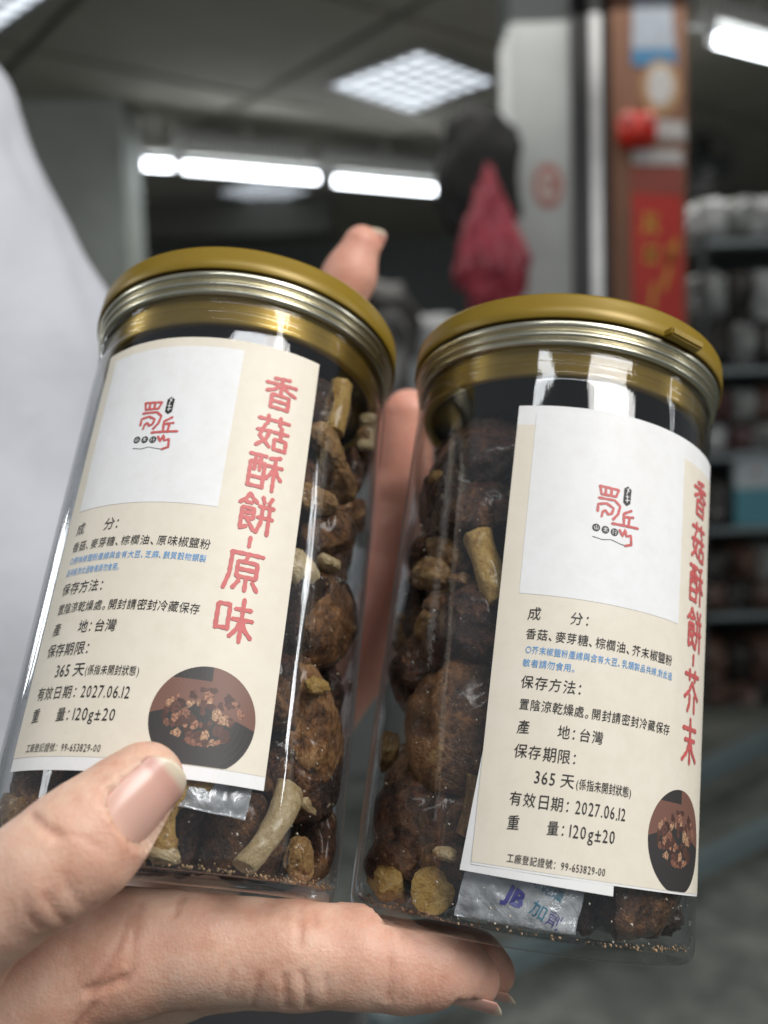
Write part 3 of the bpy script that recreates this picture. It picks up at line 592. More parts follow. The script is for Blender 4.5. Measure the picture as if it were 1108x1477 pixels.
def build_jar(idx, label, title, lines, paper, cream, panel, mapf, tx, circ):
    j = JP[idx]; mw = jar_matrix(j); root = empty('jar', matrix=mw); j['mw'] = mw
    tag(root, label, 'jar')
    link('body', body_me, PET, root, True); 
    ov = link('overcap', cap_me, OVERCAP, root, False); 
    for p in cap_me.polygons: p.use_smooth = True
    sm = link('seam_ring', seam_me, ALU, root, True); link('lid_panel', panel_me, LID_BLACK, link('metal_lid', gold_me, GOLD, root, True), True)
    lb = sheet_cyl('label', *paper, RB + 0.16, WHITE, root, 72, 60, 0.14)
    sheet_cyl('cream_print', *cream, RB + 0.23, CREAM, lb, 72, 60)
    sheet_cyl('white_panel', *panel, RB + 0.30, WHITE, lb, 60, 40)
    # title
    for ch, (t, sz) in zip(title, TITLE_T):
        w_ = 8.6; k = sz / 10
        cx = tx[0] + (tx[1] - tx[0]) * (t - 12) / 60
        P = [[(cx + (x - 5) * w_ / 10, t + (y - 5) * k) for x, y in pl_] for pl_ in GL[ch]]
        strokes('title_character', P, 0.98, mapf, RED, lb, seed=ord(ch))
    for nm, s, x0, x1, t, sz, m in lines: text_line(nm, s, x0, x1, t, sz, mapf, m, lb)
    # emblem in the panel
    ec = lambda pts: [[(22.2 + (x - 5) * 1.95, 24.6 + (y - 5.3) * 1.95) for x, y in pl_] for pl_ in pts]
    strokes('emblem_mark', ec([[(2.6, 2.2), (5.0, 2.3)], [(2.7, 2.2), (2.9, 3.2)], [(5.0, 2.3), (4.7, 3.2)], [(2.9, 3.2), (4.7, 3.2)], [(3.4, 2.3), (3.4, 3.2)], [(4.1, 2.3), (4.1, 3.2)],
                              [(2.6, 3.7), (4.6, 3.7), (5.3, 4.3), (5.1, 5.3), (4.5, 6.1)], [(2.6, 5.4), (2.6, 4.5), (3.6, 4.25), (4.5, 4.7), (4.3, 5.4), (3.9, 5.6)], [(3.9, 5.6), (3.5, 5.1), (3.2, 5.4), (3.1, 6.0)],
                              [(6.8, 4.5), (5.8, 5.1)], [(5.8, 5.1), (5.9, 6.4)], [(5.8, 5.5), (7.1, 5.3)], [(6.6, 5.4), (6.5, 6.4)], [(4.4, 6.6), (7.8, 6.5)],
                              [(5.4, 7.2), (5.8, 7.9), (6.1, 7.0), (6.3, 7.8), (6.9, 7.6), (7.0, 8.7), (6.2, 9.0)]]), 0.62, mapf, RED, lb, seed=3)
    strokes('emblem_swash', ec([[(2.2, 8.6), (3.4, 8.8), (4.4, 8.6), (5.6, 8.9), (6.4, 9.0)]]), 0.14, mapf, INK, lb)
    strokes('emblem_seal', ec([[(6.15, 1.9), (6.1, 3.7)]]), 1.8, mapf, INK, lb, wob=0.01)
    strokes('emblem_seal_mark', ec([[(6.0, 1.9), (6.3, 2.2)], [(6.3, 1.7), (6.0, 2.6)], [(5.9, 2.9), (6.35, 2.9)], [(6.1, 2.7), (6.1, 3.6)], [(5.9, 3.4), (6.4, 3.3)]]), 0.2, mapf, WHITE, lb, RB + 0.45)
    for q in range(3):
        v = []; cx, cy = 2.55 + q * 1.12, 7.45 + q * 0.08
        for k in range(20): a = 2 * math.pi * k / 20; u, h = mapf(*ec([[(cx + .47 * math.cos(a), cy + .47 * math.sin(a))]])[0][0]); v.append(cyl(u, h, RB + 0.38))
        link('emblem_dot', mesh('emblem_dot', v, [tuple(range(20))]), INK, lb)
        g = [[[(-.22, -.1), (-.22, .2), (.22, .2), (.22, -.1)], [(0, -.28), (0, .2)]], [[(-.25, -.12), (.25, -.12)], [(0, -.28), (0, .28)], [(-.05, 0), (-.22, .2)], [(.05, 0), (.22, .2)]], [[(-.15, -.25), (-.25, -.05)], [(-.2, -.05), (-.2, .28)], [(0, -.18), (.25, -.18)], [(0, .02), (.27, .02)], [(.14, .02), (.14, .28)]]][q]
        strokes('emblem_dot_mark', ec([[(cx + x, cy + y) for x, y in pl_] for pl_ in g]), 0.13, mapf, WHITE, lb, RB + 0.45)
    # printed photograph
    v = []; f = []; st_ = []; n, m = 64, 10; cx, cy, rr = circ
    for k in range(m + 1):
        for i in range(n):
            a = 2 * math.pi * i / n; q = k / m; u, h = mapf(cx + rr * q * math.cos(a), cy - rr * q * math.sin(a))
            v.append(cyl(u, max(h, cream[3] + 0.15) if idx == 0 else max(h, paper[3] + 0.6), RB + 0.32)); st_.append((q * math.cos(a), q * math.sin(a)))
    for k in range(m):
        for i in range(n): a, b = k * n + i, k * n + (i + 1) % n; f.append((a, b, b + n, a + n))
    me = mesh('printed_photo', v, f); uvl = me.uv_layers.new(name='st')
    for lp in me.loops: uvl.data[lp.index].uv = st_[lp.vertex_index]
    link('printed_photo', me, PHOTO, lb)
    return root, lb
def common_lines(spice, warn1, warn2, w1, w2):
    return [('heading_text', '成\u3000\u3000分：', 4.0, 18.2, 50.6, 3.3, INK), ('ingredient_text', '香菇、麥芽糖、棕櫚油、' + spice, 4.0, 40.0, 55.2, 2.75, INK),
            ('allergen_text', warn1, 4.2, w1, 58.7, 2.0, BLUE), ('allergen_text', warn2, 3.9, w2, 61.6, 2.0, BLUE),
            ('heading_text', '保存方法：', 3.9, 17.6, 65.8, 3.25, INK), ('storage_text', '置陰涼乾燥處。開封請密封冷藏保存', 4.0, 40.2, 70.6, 2.75, INK),
            ('origin_text', '產\u3000\u3000地：台灣', 4.0, 22.6, 75.4, 3.2, INK), ('heading_text', '保存期限：', 3.8, 17.6, 80.4, 3.3, INK),
            ('shelf_life_text', '365', 8.4, 13.0, 85.2, 3.9, INK), ('shelf_life_text', '天', 13.8, 17.0, 85.2, 3.4, INK), ('shelf_life_text', '(係指未開封狀態)', 17.1, 29.8, 85.4, 2.5, INK),
            ('date_text', '有效日期：', 3.8, 16.8, 90.1, 3.3, INK), ('date_text', '2027.06.12', 17.2, 28.8, 90.0, 3.9, INK),
            ('weight_text', '重\u3000\u3000量：', 3.8, 16.2, 94.9, 3.3, INK), ('weight_text', '120g±20', 16.4, 26.6, 94.8, 3.9, INK),
            ('factory_text', '工廠登記證號：', 4.4, 14.6, 101.8, 2.0, INK), ('factory_text', '99-653829-00', 15.2, 24.8, 101.8, 2.3, INK)]
map1 = lambda s, t: (-41.5 + s, -28.0 - t)
def map2(s, t): return (-7.7 + s * 1.03, -31.7 - t * 1.03)
jar1, lab1 = build_jar(0, 'clear jar titled 香菇酥餅-原味 with gold lid, gripped by the thumb', '香菇酥餅-原味',
    common_lines('原味椒鹽粉', '○原味椒鹽粉產線與含有大豆、芝麻、麩質穀物類製', '品共線,對此過敏者請勿食用。', 39.6, 20.4), (-42.0, 18.4, -27.6, -134.4), (-41.95, 18.35, -27.65, -131.6), (-38.4, -1.4, -30.4, -73.6), map1, (50.6, 47.6), (44.6, 94.0, 11.2))
jar2, lab2 = build_jar(1, 'clear jar titled 香菇酥餅-芥末 with tabbed gold lid, standing on the fingers', '香菇酥餅-芥末',
    common_lines('芥末椒鹽粉', '○芥末椒鹽粉產線與含有大豆、乳類製品共線,對此過', '敏者請勿食用。', 40.2, 15.5), (-10.6, 54.2, -31.2, -138.9), (-10.55, 54.15, -36.4, -138.4), (-6.0, 35.2, -33.2, -79.2), map2, (50.6, 49.2), (45.6, 93.4, 10.8))
sheet_cyl('label_backing', -12.0, 20.0, -98.0, -140.6, RB + 0.09, WHITE, jar2, 30, 8, 0.05, lambda u, h: (u - (4.0 * max(0.0, (-98.0 - h) / 42.6) if u < -9 else 0.0) + (3.0 if u < -9 else 0.0), h - (0.02 * u)))
# tab of the second lid
ja = JP[1]; ft, hh = inv(ja, 985, 482, 44.5); bm = bmesh.new(); box_bm(bm, (0, 0, 0), (11.5 * MM, 3.2 * MM, 2.4 * MM), None, 0.0005)
o = link('lid_tab', bm_mesh('lid_tab', bm), OVERCAP, jar2); o.location = (44.9 * math.sin(ft) * MM, -44.9 * math.cos(ft) * MM, (HJ - 6.6) * MM); o.rotation_euler = (0, 0, ft)

# ================================================================== MUSHROOMS
def nz(p, s, seed): return noise.noise(Vector(p) * s + Vector((seed * 3.7, seed * 1.3, seed * 2.1)))
def cap_mesh(seed, dome=0.62):
    bm = bmesh.new(); bmesh.ops.create_icosphere(bm, subdivisions=5, radius=1.0); rg = random.Random(seed); ph = rg.random() * 6
    for v in bm.verts:
        p = v.co.copy(); a = math.atan2(p.y, p.x); rr = math.hypot(p.x, p.y)
        lob = 1 + 0.10 * math.sin(2 * a + ph) + 0.07 * math.sin(3 * a + 2 * ph) + 0.05 * math.sin(5 * a + ph)
        if p.z >= 0: z = p.z ** 1.1 * dome
        else:
            z = p.z * 0.34 + 0.22 * (1 - rr) * 0.8
            z += 0.018 * math.sin(46 * a) * min(1, rr * 1.4) * (1 if rr < 0.93 else 0)
        q = Vector((p.x * lob, p.y * lob, z - 0.12 * rr ** 3))
        d = 0.16 * nz(p, 1.4, seed) + 0.06 * nz(p, 3.1, seed + 9) - 0.045 * max(0, 0.14 - abs(nz(p, 2.2, seed + 14))) / 0.14 - 0.02 * max(0, 0.2 - abs(nz(p, 6, seed + 4))) / 0.2 + 0.010 * nz(p, 14, seed)
        v.co = q * (1 + d)
    return bm_mesh('mushroom_cap', bm)
def stem_mesh(seed, L=2.6, bend=0.25, flare=0.25):
    rg = random.Random(seed); n, m = 36, 32; V = []; F = []
    prof = [(0.0, -L / 2)] + [(r, -L / 2 + (0.03 if r > 0.9 else 0)) for r in (0.4, 0.75, 0.95)]
    rows = [(-L / 2 + 0.02, 0.35), (-L / 2, 0.75), (-L / 2 + 0.05, 0.98)] + [(-L / 2 + 0.05 + (L - 0.1) * k / m, 1.0) for k in range(m + 1)] + [(L / 2 - 0.05, 0.97), (L / 2, 0.72), (L / 2 - 0.02, 0.35)]
    for z, k in rows:
        tt = z / L + 0.5; base = k * (0.82 + flare * tt * tt + 0.06 * math.sin(5 * tt + seed))
        for i in range(n):
            a = 2 * math.pi * i / n; p = (math.cos(a), math.sin(a), z)
            r = base * (1 + 0.10 * nz(p, 1.2, seed) + 0.05 * nz((p[0] * 3, p[1] * 3, z * 0.7), 1.5, seed + 2) + 0.03 * nz(p, 6, seed))
            V.append((r * math.cos(a) + bend * (tt - 0.5) ** 2 * 4, r * math.sin(a), z + 0.06 * nz((p[0] * k, p[1] * k, z), 3, seed)))
    for k in range(len(rows) - 1):
        for i in range(n): a, b = k * n + i, k * n + (i + 1) % n; F.append((a, b, b + n, a + n))
    F.append(tuple(range(n))[::-1]); F.append(tuple((len(rows) - 1) * n + i for i in range(n)))
    return mesh('mushroom_stem', V, F)
def chunk_mesh(seed):
    rg = random.Random(seed); bm = bmesh.new(); bmesh.ops.create_icosphere(bm, subdivisions=5, radius=1.0)
    pls = [(Vector((rg.gauss(0, 1), rg.gauss(0, 1), rg.gauss(0, 1))).normalized(), rg.uniform(0.35, 0.8)) for _ in range(6)]
    sx = (rg.uniform(0.9, 1.25), rg.uniform(0.7, 1.0), rg.uniform(0.5, 0.75))
    for v in bm.verts:
        p = v.co.copy(); q = p.copy()
        for n_, d_ in pls:
            e = q.dot(n_) - d_
            if e > 0: q -= n_ * e * 0.68
        d = 0.15 * nz(p, 1.7, seed) + 0.08 * nz(p, 4.0, seed + 3) - 0.05 * max(0, 0.2 - abs(nz(p, 5, seed + 7))) / 0.2 + 0.025 * nz(p, 11, seed) + 0.012 * nz(p, 26, seed)
        q *= 1 + d; v.co = Vector((q.x * sx[0], q.y * sx[1], q.z * sx[2]))
    return bm_mesh('mushroom_piece', bm)
def slice_mesh(seed):
    # a curled slice: thick half-moon band
    V = []; F = []; n, m = 20, 40
    for k in range(m + 1):
        a = math.pi * (0.08 + 1.0 * k / m); th = 0.34 + 0.10 * math.sin(math.pi * k / m) + 0.05 * nz((k * .2, 0, 0), 1, seed)
        e = min(1, k / 3, (m - k) / 3) ** 0.5 if 0 < k < m else 0.25
        for i in range(n):
            b = 2 * math.pi * i / n; r = 0.9 + th * e * math.cos(b); z = 0.52 * e * math.copysign(abs(math.sin(b)) ** 0.6, math.sin(b))
            d = 1 + 0.06 * nz((r * math.cos(a) * 2, r * math.sin(a) * 2, z * 2), 1.3, seed)
            V.append((r * math.cos(a) * d, r * math.sin(a) * d - 0.4, z * d))
    for k in range(m):
        for i in range(n): a, b = k * n + i, k * n + (i + 1) % n; F.append((a, b, b + n, a + n))
    F.append(tuple(range(n))[::-1]); F.append(tuple(m * n + i for i in range(n)))
    return mesh('mushroom_slice', V, F)
CAPS = [cap_mesh(s, d) for s, d in ((1, .62), (2, .75), (3, .5), (4, .85), (5, .68))]
STEMS = [stem_mesh(1, 3.0, -.25, .10), stem_mesh(2, 4.2, .5, .2), stem_mesh(3, 2.0, .1, .1), stem_mesh(4, 5.0, -.75, .14)]
CHUNKS = [chunk_mesh(s) for s in (1, 2, 3, 4, 5)]
SLICES = [slice_mesh(1), slice_mesh(2)]
POOL = {'cap': CAPS, 'stem': STEMS, 'chunk': CHUNKS, 'slice': SLICES}
NP = {}
def verts_np(me):
    if me.name not in NP:
        a = np.empty(len(me.vertices) * 3); me.vertices.foreach_get('co', a); NP[me.name] = a.reshape(-1, 3)
    return NP[me.name]
MATCOPY = {}
def with_mat(me, mat):
    k = (me.name, mat.name)
    if k not in MATCOPY:
        c = me.copy(); c.materials.clear(); c.materials.append(mat); c.polygons.foreach_set('use_smooth', [True] * len(c.polygons)); MATCOPY[k] = c
    return MATCOPY[k]
PLACED = {0: [], 1: []}
def put(idx, kind, var, mat, centre, rot, size, label, group=None, settle=True, hmin=-150.6, hmax=-23.0):
    "centre in jar mm (x, y, h); pushed in until it lies inside the jar"
    me = POOL[kind][var % len(POOL[kind])]; j = JP[idx]
    V = (verts_np(me) * (np.array(size) if np.ndim(size) else size)) @ np.array(rot).T; c = np.array(centre, float)
    for _ in range(30):
        P = V + c; r = np.hypot(P[:, 0], P[:, 1]); k = r.argmax()
        if r[k] > 40.6: c[:2] -= P[k, :2] / r[k] * (r[k] - 40.5)
        lo, hi = P[:, 2].min(), P[:, 2].max()
        if lo < hmin: c[2] += hmin - lo
        elif hi > hmax: c[2] -= hi - hmax
        if r[k] <= 40.6 and lo >= hmin - .01: break
    sz = np.array(size) if np.ndim(size) else np.array([size] * 3)
    L = Matrix.Translation((c[0] * MM, c[1] * MM, (HJ + c[2]) * MM)) @ Matrix([list(map(float, r)) for r in rot]).to_4x4() @ Matrix.Diagonal((*(sz * MM), 1))
    nm = {'cap': 'dried_mushroom', 'stem': 'mushroom_chip', 'chunk': 'mushroom_chip', 'slice': 'mushroom_chip'}[kind]
    o = link(nm, with_mat(me, mat)); o.matrix_world = j['mw'] @ L
    tag(o, label, 'mushroom', group); PLACED[idx].append((c, float(np.max(np.abs(V)))))
    return o
def rotm(z, x):
    z = np.array(z, float); z /= np.linalg.norm(z); x = np.array(x, float); x -= z * (x @ z); x /= np.linalg.norm(x); y = np.cross(z, x); return np.stack([x, y, z], 1)
def front(idx, px, py, kind, var, mat, rpx, label=None, group=None, ang=0.0, tilt=0.0, tilt2=0.0, deep=0.0, aspect=None, ln=1.0):
    """a piece lying against the wall of the jar where the photograph shows it. ang: image angle of a stem's axis (deg from jar axis, clockwise)"""
    j = JP[idx]; sc_ = 225.0 / FPX; r = rpx * sc_
    deep += 4.0 if (mat is MDARK and rpx < 62) else 0.0
    rad = 40.6 - deep - r * {'cap': 0.6, 'stem': 0.8, 'chunk': 0.5, 'slice': 0.5}[kind]; f, h = inv(j, px, py, max(rad, 8))
    n = np.array([math.sin(f), -math.cos(f), 0.0]); tt = np.array([math.cos(f), math.sin(f), 0.0]); ax = np.array([0, 0, 1.0])
    rad2 = max(rad, 4); c = np.array([rad2 * math.sin(f), -rad2 * math.cos(f), h])
    if kind == 'stem':
        a = R_(ang); z = math.cos(a) * ax + math.sin(a) * tt - n * math.sin(R_(tilt)); R3 = rotm(z, n)
    else:
        a = R_(ang); x = math.cos(a) * tt - math.sin(a) * ax; z = n + tt * math.tan(R_(tilt)) + ax * math.tan(R_(tilt2)); R3 = rotm(z, x)
    size = (r,) * 3 if aspect is None else tuple(r * k for k in aspect)
    if kind == 'stem': size = (r, r, r * ln)
    return put(idx, kind, var, mat, c, R3, size, label, group)
NM = ['jar under the thumb', 'jar with the tabbed lid']
def F(idx, px, py, kind, var, mat, rpx, lab, grp=None, **k): return front(idx, px, py, kind, var, mat, rpx * SZ, lab, grp, **k)
SZ = 1.26
# --- jar under the thumb
F(0, 402, 492, 'cap', 0, MBROWN, 50, 'brown mushroom cap with pale crust just above the top edge of the 原味 label', ang=20, tilt2=35)
F(0, 225, 486, 'cap', 1, MDARK, 46, 'reddish dark mushroom cap above the blank white square of the 原味 label', tilt2=30)
F(0, 305, 500, 'cap', 2, MDARK, 52, 'dark mushroom cap between the crusted and the reddish cap under the lid', tilt2=25, deep=6)
F(0, 466, 560, 'cap', 3, MDARK, 46, 'dark mushroom cap beside the corner of the 原味 label', tilt=25)
F(0, 490, 588, 'stem', 0, MSTEM, 17, 'upright tan mushroom stem under the lid of the jar under the thumb', ang=6, ln=1.55)
F(0, 472, 640, 'chunk', 0, MGILL, 34, 'tan mushroom piece just below the upright tan stem', ang=20)
F(0, 534, 596, 'slice', 0, MPALE, 24, 'curled pale mushroom slice next to the upright tan stem', ang=100)
F(0, 536, 645, 'chunk', 1, MGILL, 26, 'small tan mushroom piece below the curled pale slice')
F(0, 488, 684, 'chunk', 2, MGILL, 42, 'blocky tan mushroom piece with cut faces beside the 餅 character', ang=35, aspect=(1.1, .8, .9))
F(0, 532, 690, 'cap', 4, MDARK, 36, 'small dark mushroom cap next to the blocky tan piece', tilt=30)
F(0, 462, 724, 'chunk', 3, MGILL, 30, 'tan mushroom piece under the blocky tan piece')
F(0, 482, 768, 'cap', 1, MBROWN, 40, 'brown wrinkled mushroom cap beside the red dash of the title', ang=40, tilt=-20, tilt2=-20)
F(0, 520, 745, 'chunk', 4, MBROWN, 30, 'small brown mushroom lump at the clear side of the jar under the thumb')
F(0, 500, 822, 'cap', 2, MDARK, 44, 'dark mushroom cap holding a pale scrap', tilt=25, tilt2=-30)
F(0, 478, 812, 'chunk', 2, MPALE, 18, 'pale mushroom scrap stuck on a dark cap beside the 原 character')
F(0, 436, 822, 'chunk', 1, MPALE, 30, 'pale mushroom chunk half behind the 原味 label edge', ang=15)
F(0, 462, 900, 'cap', 0, MBROWN, 72, 'big glossy brown mushroom cap beside the 味 character', ang=10, tilt=15)
F(0, 512, 905, 'cap', 4, MDARK, 50, 'dark mushroom cap behind the big glossy brown cap', tilt=45)
F(0, 462, 992, 'chunk', 3, MSTEM, 17, 'small yellow mushroom scrap between two big brown caps', deep=0)
F(0, 440, 1062, 'cap', 3, MBROWN, 74, 'tall oval brown mushroom cap beside the printed photo of the 原味 label', ang=80, tilt=10, aspect=(1.05, .8, .7))
F(0, 495, 1010, 'cap', 1, MDARK, 48, 'dark mushroom cap at the side of the small yellow scrap', tilt=40)
F(0, 400, 985, 'cap', 2, MDARK, 50, 'dark mushroom cap tucked behind the 原味 label edge', deep=5)
F(0, 490, 1120, 'cap', 2, MDARK, 52, 'dark mushroom cap at the side of the tall oval brown cap', tilt=35)
F(0, 398, 1200, 'stem', 3, MPALE, 16, 'pale yellow mushroom stem leaning at the foot of the jar', ang=30, ln=1.25)
F(0, 447, 1158, 'chunk', 0, MPALE, 20, 'whitish mushroom scrap behind the leaning yellow stem', deep=2)
F(0, 436, 1240, 'chunk', 4, MGILL, 32, 'tan mushroom piece at the foot of the leaning yellow stem', deep=2)
F(0, 470, 1215, 'cap', 0, MDARK, 50, 'dark mushroom cap beyond the leaning yellow stem', tilt=30)
F(0, 262, 1196, 'slice', 1, MSTEM, 42, 'curled yellow mushroom slice at the foot beside the thumb', ang=-50, deep=1)
F(0, 335, 1188, 'cap', 4, MBROWN, 44, 'brown cap with pale rim between the curled slice and leaning stem', ang=0, tilt=-50, tilt2=-15, deep=9)
F(0, 212, 1228, 'chunk', 2, MPALE, 30, 'white mushroom chunk peeking out next to the thumb', ang=10, aspect=(1.3, .6, .6))
F(0, 60, 1132, 'cap', 1, MBROWN, 52, 'brown mushroom cap under the bottom edge of the 原味 label above the thumb', tilt=-25)
F(0, 28, 1165, 'chunk', 0, MGILL, 36, 'tan mushroom piece close to the base of the thumb')
F(0, 130, 1150, 'cap', 2, MDARK, 48, 'dark mushroom cap partly hidden by the thumb')
# --- jar with the tabbed lid
F(1, 690, 655, 'cap', 0, MDARK, 76, 'topmost reddish dark mushroom cap beside the 芥末 label', ang=30, tilt2=25, deep=3)
F(1, 632, 692, 'chunk', 1, MGILL, 24, 'small tan mushroom piece below the topmost reddish cap')
F(1, 625, 640, 'cap', 3, MDARK, 44, 'dark mushroom cap next to the topmost reddish cap', deep=4)
F(1, 655, 742, 'cap', 2, MDARK, 68, 'wide dark mushroom cap above the plump golden stem', ang=10, tilt2=-35)
F(1, 590, 735, 'cap', 4, MDARK, 46, 'dark mushroom cap at the clear side beside the wide dark cap', tilt=-35)
F(1, 703, 818, 'stem', 0, MSTEM, 20, 'plump golden mushroom stem leaning beside the 芥末 label', ang=-26, ln=1.6)
F(1, 620, 830, 'chunk', 3, MGILL, 36, 'tan broken mushroom piece level with the plump golden stem', ang=20)
F(1, 663, 838, 'chunk', 2, MGILL, 18, 'tiny tan mushroom bit between the golden stem and the broken piece', deep=2)
F(1, 590, 880, 'cap', 1, MDARK, 50, 'dark mushroom cap under the tan broken piece', tilt=-30)
F(1, 684, 905, 'cap', 3, MDARK, 66, 'dark mushroom cap under the foot of the golden stem', tilt2=20, deep=1)
F(1, 725, 850, 'cap', 2, MDARK, 40, 'dark mushroom cap behind the golden stem at the label edge', deep=8)
F(1, 588, 975, 'cap', 0, MDARK, 62, 'dark mushroom cap beside the large powdered cap', tilt=-25)
F(1, 672, 1050, 'cap', 4, MBROWN, 90, 'large brown cap dusted with white powder beside the 芥末 label', ang=30, tilt=10)
F(1, 546, 1078, 'chunk', 0, MGILL, 34, 'wedge of tan mushroom at the clear side facing the other jar', ang=40, aspect=(.7, 1.2, .8))
F(1, 600, 1085, 'cap', 2, MDARK, 40, 'dark mushroom cap behind the tan wedge', deep=6)
F(1, 598, 1192, 'cap', 1, MDARK, 92, 'large dark cap with a whitish patch above the ochre lump', ang=60, tilt=-12)
F(1, 690, 1165, 'stem', 2, MGILL, 20, 'tan stem stub beside the white label backing', ang=8, ln=1.6, deep=3)
F(1, 545, 1262, 'cap', 3, MDARK, 40, 'small dark cap just above the knobbly ochre lump', tilt=-30)
F(1, 640, 1262, 'cap', 0, MDARK, 40, 'small dark cap just above the cut stem end', deep=5)
F(1, 552, 1300, 'chunk', 4, MSTEM, 38, 'knobbly ochre mushroom lump on the jar floor', aspect=(1.15, .8, .8))
F(1, 611, 1308, 'stem', 2, MSTEM, 24, 'round cut end of a yellow stem on the jar floor', ang=80, tilt=-75, ln=0.8)
F(1, 640, 1232, 'chunk', 2, MPALE, 14, 'tiny pale scrap above the cut stem end')
F(1, 922, 1325, 'cap', 3, MBROWN, 78, 'brown cap with cream crust beside the silver sachet', ang=-10, tilt=12, aspect=(1, .85, .75))
F(1, 984, 1300, 'cap', 1, MDARK, 46, 'dark mushroom cap beside the cream crusted cap', tilt=30, deep=2)
# --- what fills the rest of both jars, seen only in the gaps
rg = random.Random(11)
for idx in (0, 1):
    n = 0; tries = 0
    while n < 120 and tries < 14000:
        tries += 1
        f = rg.uniform(-math.pi, math.pi); rad = 33 * math.sqrt(rg.random()); h = rg.uniform(-149, -40); s = rg.uniform(8.5, 14.5)
        if math.cos(f) > -0.2: rad = min(rad, 22)
        c = np.array([rad * math.sin(f), -rad * math.cos(f), h])
        if any(np.linalg.norm(c - q) < 0.44 * (s + r * 0.8) for q, r in PLACED[idx]): continue
        z = np.array([rg.gauss(0, 1), rg.gauss(0, 1), rg.gauss(0, 1)]); x = np.array([rg.gauss(0, 1), rg.gauss(0, 1), rg.gauss(0, 1)])
        cap = rg.random() < 0.6; what = 'dark whole mushroom cap' if cap else 'dark broken mushroom bit'; m_ = MDARK if rg.random() < .6 else MBROWN
        if m_ is MBROWN: what = what.replace('dark', 'brown')
        put(idx, 'cap' if cap else 'chunk', rg.randrange(5), m_, c, rotm(z, x), s, f'{what} filling the {NM[idx]}', f'{what}s filling the {NM[idx]}'); n += 1
for idx, f0, f1 in ((0, 0.55, 1.5), (1, -1.5, -0.55)):      # small bits wedged at the clear side walls
    n = 0; tries = 0
    while n < 12 and tries < 4000:
        tries += 1; f = rg.uniform(f0, f1); h = rg.uniform(-148, -46); s = rg.uniform(8, 11); rad = 40 - s * rg.uniform(.7, 1.2)
        c = np.array([rad * math.sin(f), -rad * math.cos(f), h])
        if any(np.linalg.norm(c - q) < 0.5 * s + 0.25 * r for q, r in PLACED[idx]): continue
        z = np.array([rg.gauss(0, 1), rg.gauss(0, 1), rg.gauss(0, 1)]); x = np.array([rg.gauss(0, 1), rg.gauss(0, 1), rg.gauss(0, 1)])
        m_, what = rg.choice([(MDARK, 'dark'), (MDARK, 'dark'), (MBROWN, 'brown'), (MGILL, 'tan')])
        put(idx, rg.choice(['chunk', 'cap']), rg.randrange(5), m_, c, rotm(z, x), s, f'small {what} mushroom bit wedged at the side wall of the {NM[idx]}', f'small {what} bits at the side wall of the {NM[idx]}'); n += 1
# crumbs on the floors and walls of the jars
def crumbs(idx, n, mat, name, label, wall):
    rg = random.Random(idx + 31 + wall); V = []; Fc = []; j = JP[idx]
    for _ in range(n):
        if wall: f = rg.uniform(-1.6, 1.6); r = 40.75; h = -150 + 95 * rg.random() ** 1.8; s = rg.choice([.12, .15, .2, .25, .4]) * rg.uniform(.7, 1.2)
        else: f = rg.uniform(-1.6, 1.6); r = rg.uniform(36, 40.4); h = -151.0 + abs(rg.gauss(0, 0.5)); s = rg.uniform(0.15, 0.6) ** 1.2
        c = np.array([(r - s * .5) * math.sin(f), -(r - s * .5) * math.cos(f), h]); n0 = len(V)
        for q in ((1, 1, 1), (1, -1, -1), (-1, 1, -1), (-1, -1, 1)):
            p = c + s * 0.7 * np.array(q) * [rg.uniform(.5, 1.1) for _ in range(3)]; V.append((p[0] * MM, p[1] * MM, (HJ + p[2]) * MM))
        Fc += [(n0, n0 + 1, n0 + 2), (n0, n0 + 3, n0 + 1), (n0, n0 + 2, n0 + 3), (n0 + 1, n0 + 3, n0 + 2)]
    o = link(name, mesh(name, V, Fc), mat); o.matrix_world = j['mw']; tag(o, label, 'crumbs', None, 'stuff')
CRM = simple('crumb', (0.42, 0.27, 0.15), 0.7, 0, 0.5, 600); DUST = simple('crumb_pale', (0.62, 0.55, 0.45), 0.7)
for i in (0, 1):
    crumbs(i, (330, 170)[i], CRM, 'mushroom_crumbs', f'mushroom crumbs on the floor of the {NM[i]}', 0)
    crumbs(i, 260, DUST, 'crumb_specks', f'pale specks clinging to the wall of the {NM[i]}', 1)
